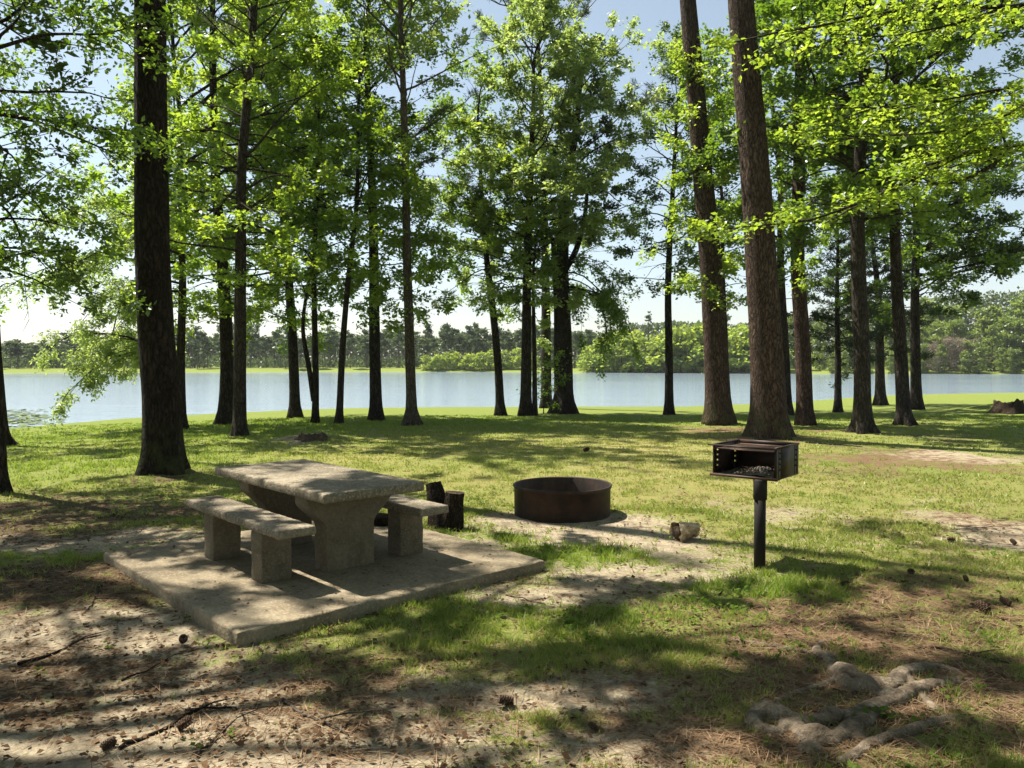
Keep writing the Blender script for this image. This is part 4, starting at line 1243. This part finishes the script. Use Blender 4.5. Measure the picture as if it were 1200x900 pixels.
tree('oak_tree', 'farthest right trunk of the group, shaggy with dark foliage near the water', 'tree', [(1074, 480), (1073, 420), (1072, 367), (1074, 250)], 12, 'dark_bark', 14, crowns=[
    dict(h0=3.6, h1=13.6, n=34, R=3.0, el0=-6, el1=55, mat='leaf_dark', sp=MID, leaf=dict(per=13, size=0.13)),
    dict(h0=4.2, h1=9.5, n=10, R=4.6, az=(-35, 35), el0=10, el1=25, shape='column', mat='leaf_dark', sp=MID, leaf=dict(per=11, size=0.13))])

# the tree whose boughs hang in from the right
rp = at(1420, 560, 9.6)
limbs_r = [
    (limb_px([(1400, 110, 9.8), (1300, 150, 10.0), (1200, 172, 10.0), (1135, 178, 9.9), (1080, 205, 9.7), (1030, 228, 9.5), (985, 246, 9.4), (950, 258, 9.3)]), .062),
    (limb_px([(1180, 174, 9.95), (1170, 188, 9.9), (1140, 206, 9.8), (1105, 217, 9.7), (1075, 207, 9.6)]), .03),
    (limb_px([(950, 258, 9.3), (915, 262, 9.2), (880, 265, 9.1), (840, 270, 9.0), (800, 278, 8.95)]), .013),
]
high_r = [
    (limb_px([(1400, 40, 9.8), (1300, 90, 9.6), (1230, 100, 9.4), (1170, 105, 9.2), (1100, 118, 9.1), (1020, 128, 9.0)]), .03),
    (limb_px([(1250, 96, 9.5), (1190, 130, 9.2), (1130, 150, 9.0), (1060, 158, 8.9), (1000, 160, 8.9)]), .022),
    (limb_px([(1400, -40, 9.8), (1280, -10, 9.6), (1180, 8, 9.5), (1100, 6, 9.4), (1020, 18, 9.2), (950, 32, 9.1), (910, 38, 9.0)]), .04),
    (limb_px([(1180, 8, 9.5), (1110, 30, 9.3), (1040, 42, 9.2), (980, 40, 9.1)]), .018),
]
tree('beech_tree', 'nearest tree on the right, its long boughs of glowing yellow green leaves hanging into view', 'tree', [(1420, 560), (1415, 300), (1400, 0)], 34, 'grey_bark', 13, d=9.6, crowns=[
    dict(limbs=high_r, mat='leaf_bright', loose=True, pm=1.0, sp=dict(sub_step=.20, twig_step=.13, twig_len=.22, ratio=.28, minlen=.28, pitch=0.0, t0=.08), leaf=dict(per=13, size=.070, flat=.8)),
    dict(limbs=limbs_r, mat='leaf_bright', loose=True, pm=1.0, sp=dict(sub_step=.16, twig_step=.12, twig_len=.22, ratio=.16, minlen=.28, pitch=0.05, t0=.30), leaf=dict(per=16, size=.064, flat=.8)),
    dict(h0=3.5, h1=12.5, n=22, R=2.4, mat='leaf_mid', sp=MID, leaf=dict(per=10, size=.085))])

# canopy overhead, rooted left of the frame: throws the dappled shade on the foreground
tree('oak_tree', 'spreading oak rooted beyond the left edge whose high canopy shades the foreground', 'tree', [], .26, 'dark_bark', 15.5, world=[(-8.4, 6.2, float(gz(-8.4, 6.2))), (-8.2, 6.2, 4.0), (-7.9, 6.3, 9)], crowns=[
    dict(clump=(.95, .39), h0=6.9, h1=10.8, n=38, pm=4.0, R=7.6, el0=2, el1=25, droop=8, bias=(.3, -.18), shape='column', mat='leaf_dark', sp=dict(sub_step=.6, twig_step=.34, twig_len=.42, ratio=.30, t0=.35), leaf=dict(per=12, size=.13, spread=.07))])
tree('oak_tree', 'tall oak rooted beyond the left edge, canopy high above the picnic table', 'tree', [], .25, 'dark_bark', 20, world=[(-11.0, 10.5, float(gz(-11.0, 10.5))), (-10.8, 10.5, 5.0), (-10.3, 10.4, 12)], crowns=[
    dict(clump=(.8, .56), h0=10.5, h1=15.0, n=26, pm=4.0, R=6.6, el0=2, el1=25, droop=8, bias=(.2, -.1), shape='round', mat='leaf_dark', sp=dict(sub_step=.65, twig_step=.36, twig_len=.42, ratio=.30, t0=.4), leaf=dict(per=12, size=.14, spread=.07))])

# unseen wood added behind and beside the viewpoint to block sky light
bt = tree('oak_tree', 'tall leafy oak of the wood behind the viewpoint, outside the picture', 'tree', [], .24, 'dark_bark', 15, world=[(2.5, -6, 0), (2.5, -6, 5), (2.4, -6, 10)], group='added trees blocking sky light behind the viewpoint', crowns=[
    dict(h0=5.4, h1=14.6, n=44, pm=3.0, R=4.6, el0=8, el1=50, jit=.1, droop=4, shape='round', mat='leaf_mid', sp=dict(sub_step=.7, twig_step=.4, twig_len=.45), leaf=dict(per=10, size=.18, spread=.1))])
for x, y, s_ in [(-4.5, -5.5, 1.0), (8.5, -3.5, .95), (-10, -2.5, 1.0), (-1, -12, 1.15), (7, -11, 1.1), (13, 2.5, .9), (-9, -10, 1.1), (14.5, -6, 1.1), (3.8, -1.6, .95), (-3.4, -2.2, 1.0), (9.2, 1.2, 1.0), (-8.5, .8, 1.0)]:
    o = copy_tree(bt); o.location = (x, y, float(gz(x, y))); o.rotation_euler = (0, 0, rng.uniform(0, 6.28)); o.scale = (s_, s_, s_)

# ------------------------------------------------------------------ the far shore
def far_tree(name, h, rad, h0, n_clump, per, size, mat, trunk_r, bark_m, needle=False, seed=0, asp=.33):
    r_ = np.random.default_rng(seed)
    e = empty(name, (0, 0, 0))
    acc = Acc()
    P = np.array([[0, 0, -.6], [r_.normal() * .15, r_.normal() * .15, h * .5], [r_.normal() * .3, r_.normal() * .3, h * .97]])
    tube(acc, P, trunk_r * np.array([1, .7, .15]), 5, False)
    t = r_.random(n_clump)
    z = h0 + (h - h0) * t
    wid = rad * np.clip(np.minimum(1, .55 + 2.2 * t) * (1.05 - t) ** .5, .15, 1)
    a = r_.uniform(0, 6.28, n_clump); q = np.sqrt(r_.random(n_clump)) * wid
    C = np.stack([q * np.cos(a), q * np.sin(a), z], 1)
    sticks(acc, np.stack([C[:, 0] * 0, C[:, 1] * 0, np.maximum(z - q * .5, h0 * .6)], 1), C, trunk_r * .25, trunk_r * .1, 3)
    acc.build('trunk', M[bark_m], e)
    i = np.repeat(np.arange(n_clump), per); n = len(i)
    cs = r_.uniform(.5, 1.1, n_clump) * rad * .32
    p = C[i] + r_.normal(size=(n, 3)) * (cs[i, None] * np.array([.6, .6, .42]))
    dd = norm(r_.normal(size=(n, 3)))
    up = norm(np.array([0, 0, .6]) + r_.normal(size=(n, 3)) * .6)
    s = norm(np.cross(up, dd)); l = size * r_.uniform(.6, 1.4, n)[:, None]; w_ = l * asp
    V = np.stack([p - dd * l * .5, p + s * w_, p + dd * l * .5, p - s * w_], 1).reshape(-1, 3)
    rb_ = r_.random(n_clump)
    mesh('crown', V, np.arange(n * 4).reshape(-1, 4), None, M[mat], e, {'rnd': ('FACE', np.clip(.6 * rb_[i] + .4 * r_.random(n), 0, 1))})
    return e


def polar(px, r): 
    b = math.atan2(px - 600, F)
    x, y = r * math.sin(b), r * math.cos(b)
    return np.array([x, y, float(gz(x, y))])


def fsr(px): return float(farshore(math.atan2(px - 600, F)))


# pines standing in rows beyond the far bank
protos = [far_tree('far_pine', 10.5, 1.9, 5.2, 16, 26, .62, 'far_leaf', .10, 'pale_bark', True, 100 + k) for k in range(4)]
spots = []
for px in np.arange(-60, 690, 7.2):
    for row in range(2):
        if rng.random() < .14: continue
        spots.append((px + rng.uniform(-7, 7), fsr(px) + 9 + row * 16 + rng.uniform(-4, 9)))
hx = [-60, 0, 60, 120, 270, 330, 420, 520, 560, 620, 690]; hy = [.45, .45, .55, .66, .76, .74, .7, .80, .80, .76, .66]
for i, (px, r_) in enumerate(spots):
    o = protos[i] if i < 4 else copy_tree(protos[i % 4])
    o.location = polar(px, r_); s_ = float(np.interp(px, hx, hy)) * rng.uniform(.68, 1.2)
    o.scale = (rng.uniform(.85, 1.2), rng.uniform(.85, 1.2), s_); o.rotation_euler = (0, 0, rng.uniform(0, 6.28))
    tag(o, 'grey stemmed pine in the dense dark stand on the far bank', 'tree', 'pines in the stand on the far bank')
# woods behind everything, one mass
acc_v, acc_r = [], []
for px in np.arange(-140, 1360, 3.0):
    f_ = fsr(px)
    hh = float(np.interp(px, [-140, 60, 130, 500, 640, 700, 860, 1060, 1120, 1360], [5, 5, 7, 8, 8.5, 9, 10, 14, 15.5, 17])) * (0.8 + .45 * float(fbm(px * .035, 0.0, 7, 3)))
    b = polar(px, f_ + 62 + rng.uniform(-6, 6))
    n = 150
    z = rng.random(n) ** .8 * hh
    p = b + np.stack([rng.normal(size=n) * .9, rng.normal(size=n) * 2.0, z], 1)
    dd = unit(n); up = norm(np.array([0, 0, .6]) + rng.normal(size=(n, 3)) * .6); s = norm(np.cross(up, dd)); l = rng.uniform(.5, 1.2, n)[:, None]
    acc_v.append(np.stack([p - dd * l * .5, p + s * l * .33, p + dd * l * .5, p - s * l * .33], 1).reshape(-1, 3)); acc_r.append(np.clip(rng.random() * .6 + rng.random(n) * .4, 0, 1))
V = np.concatenate(acc_v)
o = mesh('far_woods', V, np.arange(len(V)).reshape(-1, 4), None, M['far_leaf'], None, {'rnd': ('FACE', np.concatenate(acc_r))})
tag(o, 'hazy line of woods closing the far side of the lake', 'woods', None, 'stuff')

acc_v, acc_r = [], []
for px in np.arange(-80, 700, 2.2):
    f_ = fsr(px); hh = 2.6 * (0.3 + 1.2 * float(fbm(px * .05, 3.0, 19, 3)))
    b = polar(px, f_ + 26 + rng.uniform(-14, 8)); n = 46
    p = b + np.stack([rng.normal(size=n) * .8, rng.normal(size=n) * 1.2, rng.random(n) ** 1.3 * hh], 1)
    dd = unit(n); up = norm(np.array([0, 0, .6]) + rng.normal(size=(n, 3)) * .6); s = norm(np.cross(up, dd)); l = rng.uniform(.35, .8, n)[:, None]
    acc_v.append(np.stack([p - dd * l * .5, p + s * l * .33, p + dd * l * .5, p - s * l * .33], 1).reshape(-1, 3)); acc_r.append(np.clip(rng.random() * .6 + rng.random(n) * .4, 0, 1))
V = np.concatenate(acc_v)
o = mesh('far_undergrowth', V, np.arange(len(V)).reshape(-1, 4), None, M['far_leaf'], None, {'rnd': ('FACE', np.concatenate(acc_r))})
tag(o, 'low green undergrowth at the feet of the pines on the far bank', 'undergrowth', None, 'stuff')

# pale willow scrub at the water's edge
protos = [far_tree('willow_shrub', 4.2, 2.3, .1, 30, 44, .40, 'willow', .06, 'grey_bark', False, 200 + k) for k in range(3)]
k = 0
for px, s_ in [(500, .62), (512, .7), (524, .75), (536, .8), (549, .82), (562, .85), (575, .9), (590, .9), (606, .85), (622, .8)] + [(px, sc) for px, sc in zip(np.linspace(690, 905, 17), [1.2, 1.4, 1.5, 1.6, 1.5, 1.7, 1.6, 1.8, 1.6, 1.9, 1.8, 1.6, 1.8, 1.8, 1.6, 1.5, 1.4])]:
    o = protos[k] if k < 3 else copy_tree(protos[k % 3])
    o.location = polar(px, fsr(px) + 1.5 + rng.uniform(-1.0, 3)); o.scale = (s_ * 1.15, s_ * 1.15, s_ * rng.uniform(.85, 1.1)); o.rotation_euler = (0, 0, rng.uniform(0, 6.28))
    if px < 650: tag(o, 'low yellow green willow bush on the far waterline left of the centre clump', 'shrub', 'willow bushes left of the centre clump')
    else: tag(o, 'taller yellow green willow bush on the far shore right of the centre clump', 'shrub', 'willow bushes right of the centre clump')
    k += 1
# wooded bank on the right
protos = [far_tree('bank_tree', 12.0, 3.0, .6, 44, 60, .50, 'bank_leaf', .13, 'grey_bark', False, 300 + k) for k in range(4)] 
k = 0
for row, (dr, n_, lo, hi) in enumerate([(0.5, 30, .30, .46), (6, 26, .55, .80), (15, 22, .85, 1.15)]):
    for px in np.linspace(845 if row else 905, 1330, n_):
        px = px + rng.uniform(-8, 8)
        o = protos[k] if k < 4 else copy_tree(protos[k % 4])
        o.location = polar(px, fsr(px) + dr + rng.uniform(-2, 3))
        s_ = rng.uniform(lo, hi) * float(np.interp(px, [845, 1000, 1100, 1300], [.62, .8, 1.0, 1.12])); o.scale = (s_ * 1.1, s_ * 1.1, s_); o.rotation_euler = (0, 0, rng.uniform(0, 6.28))
        lab = ['low rounded green tree at the waterline of the wooded right bank', 'mid height green tree in the second row of the wooded right bank', 'tall green tree topping the wooded right bank'][row]
        tag(o, lab, 'tree', ['waterline trees of the right bank', 'second row trees of the right bank', 'tall trees of the right bank'][row])
        k += 1
protos = [far_tree('bare_shrub', 5.0, 3.4, .2, 30, 40, .8, 'twig_grey', .05, 'grey_bark', False, 400 + k, .045) for k in range(2)]
for k, (px, s_) in enumerate([(1092, .9), (1112, 1.1), (1133, 1.0), (1118, .7)]):
    o = protos[k] if k < 2 else copy_tree(protos[k % 2])
    o.location = polar(px, fsr(px) + 2.2 + k * .4); o.scale = (s_, s_, s_); o.rotation_euler = (0, 0, k * 1.3)
    tag(o, 'bare greyish brown thicket at the waterline of the right bank', 'shrub', 'bare thickets on the right bank')
for k, (px, sc, lab) in enumerate([(1122, 1.0, 'thin pine spiring above the woods of the right bank'), (760, .62, 'small lone pine rising behind the willows right of the centre clump'), (850, .75, 'pine rising behind the willows just left of the big pines')]):
    o = far_tree('spire_pine', 19.0, 1.8, 9, 18, 22, .6, 'far_leaf', .18, 'grey_bark', True, 500 + k)
    o.location = polar(px, fsr(px) + 24); o.scale = (sc, sc, sc); tag(o, lab, 'tree')

# floating weeds near the left shore
acc = Acc(); vs = []
n = 320
px = rng.normal(22, 22, n); py = rng.normal(491, 5.5, n)
P = np.array([on_plane(a, np.clip(b, 480, 502), WATER + .012) for a, b in zip(px, py)])
a = rng.uniform(0, 6.28, n); l = rng.uniform(.08, .2, n)
V = np.stack([P + np.stack([np.cos(a + k * 1.5708) * l, np.sin(a + k * 1.5708) * l, np.zeros(n) + (rng.random(n) * .05 if k == 1 else 0)], 1) for k in range(4)], 1).reshape(-1, 3)
o = mesh('water_weeds', V, np.arange(n * 4).reshape(-1, 4), None, M['lily'], None, {'rnd': ('FACE', rng.random(n))})
tag(o, 'patch of floating weeds on the water near the left shore', 'water plants', None, 'stuff')

# ------------------------------------------------------------------ grass, straw and litter lying on the ground
def scatter(n, rmin, rmax, half=38, power=1.0):
    u = rng.random(n)
    r_ = (rmin ** (2 - power) + u * (rmax ** (2 - power) - rmin ** (2 - power))) ** (1 / (2 - power)) if power != 2 else rmin * (rmax / rmin) ** u
    b = np.radians(rng.uniform(-half, half, n))
    return r_ * np.sin(b), r_ * np.cos(b)


SLN = np.array([near_c[0], near_c[1]])


def off_slab(x, y, m=0.0):
    u = (x - SLN[0]) * UA[0] + (y - SLN[1]) * UA[1]; v = (x - SLN[0]) * VA[0] + (y - SLN[1]) * VA[1]
    ins = (u > -m) & (u < 2.78 + m) & (v > -m) & (v < 2.64 + m)
    return ~ins & ((x - .57) ** 2 + (y - 9.03) ** 2 > .57 ** 2)


def grass(name, n, rmin, rmax, blades, hgt, wid, power):
    x, y = scatter(n, rmin, rmax, 37, power)
    mk = all_masks(x, y)
    pat = fbm(x * 3.1, y * 3.1, 91, 4)
    den = (1 - ss(.28, .62, mk['sand'] + (pat - .5) * .7)) * (1 - .8 * ss(.25, .6, mk['straw'] + (pat - .5) * .5)) * (1 - .85 * ss(.25, .6, mk['litter'] + (pat - .5) * .5))
    pat2 = fbm(x * 9, y * 9, 95, 3)
    den = np.clip(den * (.12 + 1.3 * ss(.38, .62, pat)) * (.25 + 1.2 * ss(.4, .6, pat2)) + .45 * mk['lush'] * ss(.35, .6, pat2), 0, 1)
    keep = (rng.random(n) < den) & off_slab(x, y, .01)
    x, y, pat = x[keep], y[keep], pat[keep]
    dry, lush = mk['dry'][keep], mk['lush'][keep]
    m_ = len(x)
    z = gz(x, y)
    i = np.repeat(np.arange(m_), blades); N = len(i)
    r_ = np.hypot(x, y)[i]
    bx = x[i] + rng.normal(size=N) * .022 * np.clip(r_ / 7, .7, 2.2); by = y[i] + rng.normal(size=N) * .022 * np.clip(r_ / 7, .7, 2.2)
    a = rng.uniform(0, 6.28, N)
    h = hgt * rng.uniform(.45, 1.3, N) * (.7 + .8 * lush[i]) * (.75 + .5 * pat[i])
    wd = np.maximum(wid, .00075 * r_) * rng.uniform(.6, 1.2, N)
    la = rng.uniform(0, 6.28, N); ln = h * rng.uniform(.2, 1.1, N)
    base = np.stack([bx, by, z[i] - .004], 1)
    s = np.stack([np.cos(a) * wd, np.sin(a) * wd, np.zeros(N)], 1)
    tip = base + np.stack([np.cos(la) * ln, np.sin(la) * ln, h], 1)
    V = np.stack([base - s, base + s, tip], 1).reshape(-1, 3)
    rnd = np.clip(.10 + .75 * dry[i] + rng.normal(size=N) * .17 - .2 * lush[i], 0, 1)
    o = mesh(name, V, None, np.arange(N * 3).reshape(-1, 3), M['grass_blade'], None, {'rnd': ('FACE', rnd)})
    return tag(o, None, None, None, 'stuff')


o = grass('grass', 52000, 3.0, 9.5, 8, .060, .0034, 1.25); o['label'] = 'short patchy grass of the shaded foreground'; o['category'] = 'grass'
o = grass('lawn_grass', 52000, 9.3, 30, 6, .055, .004, 1.7); o['label'] = 'sunlit lawn running back to the lake'; o['category'] = 'grass'


def litter(name, label, n, kind, size, aspect, mat, flat, rmax=14, curl=.0):
    x, y = scatter(n, 2.8, rmax, 37, 1.5)
    mk = all_masks(x, y)
    den = np.clip(mk[kind] * 1.6 + (.10 if kind == 'straw' else .08), 0, 1)
    keep = (rng.random(n) < den) & off_slab(x, y, 0)
    x, y = x[keep], y[keep]; m_ = len(x)
    z = gz(x, y) + .004 + rng.random(m_) * .014
    a = rng.uniform(0, 6.28, m_); l = size * rng.uniform(.5, 1.3, m_)
    tilt = rng.normal(size=m_) * (1 - flat)
    d = np.stack([np.cos(a), np.sin(a), tilt * .5], 1); s = np.stack([-np.sin(a), np.cos(a), rng.normal(size=m_) * (1 - flat)], 1)
    c = np.stack([x, y, z], 1); w_ = (l * aspect)[:, None]
    mid = c + np.array([0, 0, 1]) * (curl * l)[:, None]
    V = np.stack([c - d * l[:, None] * .5, mid + s * w_, c + d * l[:, None] * .5, mid - s * w_], 1).reshape(-1, 3)
    o = mesh(name, V, np.arange(m_ * 4).reshape(-1, 4), None, M[mat], None, {'rnd': ('FACE', rng.random(m_))})
    return tag(o, label, 'ground litter', None, 'stuff')


litter('pine_straw', 'reddish brown fallen pine needles strewn over the ground', 90000, 'straw', .17, .011, 'pine_straw', .85)
litter('dry_leaves', 'small dry brown leaves and bark bits strewn on the ground', 26000, 'litter', .036, .30, 'dry_leaf', .6, 14, .12)

def on_slab(name, label, n, size, aspect, mat):
    u = np.abs(rng.normal(0, .9, n)) % 2.7; v = rng.uniform(.03, 2.6, n)
    edge = rng.random(n) < .4
    u = np.where(edge, 2.75 - np.abs(rng.normal(0, .25, n)), u)
    P = np.array([near_c[0], near_c[1], 0]) + u[:, None] * UA + v[:, None] * VA
    P[:, 2] = TOPZ + .003 + rng.random(n) * .003
    # keep clear of the feet of the table and benches
    uu = u - un; vv = v - vn
    ok = ~((uu > .3) & (uu < 1.75) & (vv > -.32) & (vv < 1.25)) & (u > .02) & (u < 2.76)
    P = P[ok]; m_ = len(P)
    a = rng.uniform(0, 6.28, m_); l = size * rng.uniform(.5, 1.3, m_)
    d = np.stack([np.cos(a), np.sin(a), 0 * a], 1); s = np.stack([-np.sin(a), np.cos(a), rng.normal(size=m_) * .15], 1); w_ = (l * aspect)[:, None]
    mid = P + np.array([0, 0, 1]) * (.06 * l)[:, None]
    V = np.stack([P - d * l[:, None] * .5, mid + s * w_, P + d * l[:, None] * .5, mid - s * w_], 1).reshape(-1, 3)
    return tag(mesh(name, V, np.arange(m_ * 4).reshape(-1, 4), None, M[mat], None, {'rnd': ('FACE', rng.random(m_))}), label, 'ground litter', None, 'stuff')


on_slab('pine_straw', 'few fallen pine needles lying on the concrete pad', 420, .15, .011, 'pine_straw')
on_slab('dry_leaves', 'few dry leaf bits lying on the concrete pad', 240, .03, .3, 'dry_leaf')
x, y = scatter(5200, 3.0, 11, 36, 1.3)
mk = all_masks(x, y); pat = fbm(x * 1.4 + 3, y * 1.4, 211, 3)
kp = (rng.random(len(x)) < ss(.48, .75, pat) * (1 - mk['straw'] * .6) * (1 - ss(.2, .5, mk['sand']) * .9) * (1 - ss(.2, .5, mk['litter']) * .8)) & off_slab(x, y, .02)
x, y = x[kp], y[kp]; i = np.repeat(np.arange(len(x)), 7); N = len(i)
a = rng.uniform(0, 6.28, N); l = rng.uniform(.018, .042, N)
b = np.stack([x[i] + rng.normal(size=N) * .018, y[i] + rng.normal(size=N) * .018, gz(x, y)[i] + rng.uniform(.008, .05, N)], 1)
d = np.stack([np.cos(a), np.sin(a), rng.uniform(-.2, .6, N)], 1); s = np.stack([-np.sin(a), np.cos(a), rng.normal(size=N) * .3], 1)
V = np.stack([b, b + d * l[:, None] * .5 + s * l[:, None] * .32, b + d * l[:, None], b + d * l[:, None] * .5 - s * l[:, None] * .32], 1).reshape(-1, 3)
tag(mesh('ground_weeds', V, np.arange(N * 4).reshape(-1, 4), None, M['weed'], None, {'rnd': ('FACE', rng.random(N))}), 'small broad leaved weeds dotted through the grass', 'weeds', None, 'stuff')

# ------------------------------------------------------------------ thin summer haze over the lake
acc = Acc(); box(acc, (-420, -60, -5), (420, 520, 40))
m, nt, out = new_mat('haze')
pv = nt.nodes.new('ShaderNodeVolumePrincipled'); pv.inputs['Color'].default_value = (0.93, 0.96, 1.0, 1); pv.inputs['Density'].default_value = HAZE
L(nt, pv.outputs[0], out.inputs['Volume'])
o = acc.build('haze', m); tag(o, 'thin pale summer haze over the lake', 'haze', None, 'stuff')

# ------------------------------------------------------------------ light, sky, camera
wd_ = bpy.data.worlds.new('World'); SC.world = wd_; wd_.use_nodes = True
nt = wd_.node_tree; nt.nodes.clear()
sky = nt.nodes.new('ShaderNodeTexSky'); sky.sky_type = 'NISHITA'; sky.sun_disc = False
sky.sun_elevation = ELEV; sky.sun_rotation = math.atan2(SUN[0], SUN[1])
sky.air_density = 1.0; sky.dust_density = 0.7; sky.ozone_density = 1.0; sky.altitude = 50
bg = nt.nodes.new('ShaderNodeBackground'); bg.inputs[1].default_value = 0.068
wo = nt.nodes.new('ShaderNodeOutputWorld')
hs = nt.nodes.new('ShaderNodeHueSaturation'); hs.inputs['Saturation'].default_value = 0.68; hs.inputs['Hue'].default_value = 0.485
L(nt, sky.outputs[0], hs.inputs['Color']); L(nt, hs.outputs[0], bg.inputs[0]); L(nt, bg.outputs[0], wo.inputs[0])

ld = bpy.data.lights.new('sun', 'SUN'); ld.energy = 5.0; ld.angle = R(0.53); ld.color = (1.0, 0.93, 0.80)
lo_ = bpy.data.objects.new('sun', ld); COL.objects.link(lo_)
lo_.rotation_euler = Vector(SUN).to_track_quat('Z', 'Y').to_euler()
lo_.location = (-20, 12, 40)

cd = bpy.data.cameras.new('camera'); cam = bpy.data.objects.new('camera', cd); COL.objects.link(cam)
cam.location = (0, 0, H); cam.rotation_euler = (math.pi / 2 - PITCH, 0, 0)
cd.sensor_fit = 'HORIZONTAL'; cd.sensor_width = 36; cd.lens = 36 * F / 1200
cd.clip_start = 0.05; cd.clip_end = 4000
SC.camera = cam
SC.view_settings.view_transform = 'Standard'; SC.view_settings.look = 'None'
SC.view_settings.exposure = 1.3; SC.view_settings.gamma = 1; SC.view_settings.use_curve_mapping = False
SC.cycles.max_bounces = 8; SC.cycles.transmission_bounces = 6; SC.cycles.diffuse_bounces = 4
SC.cycles.use_denoising = True
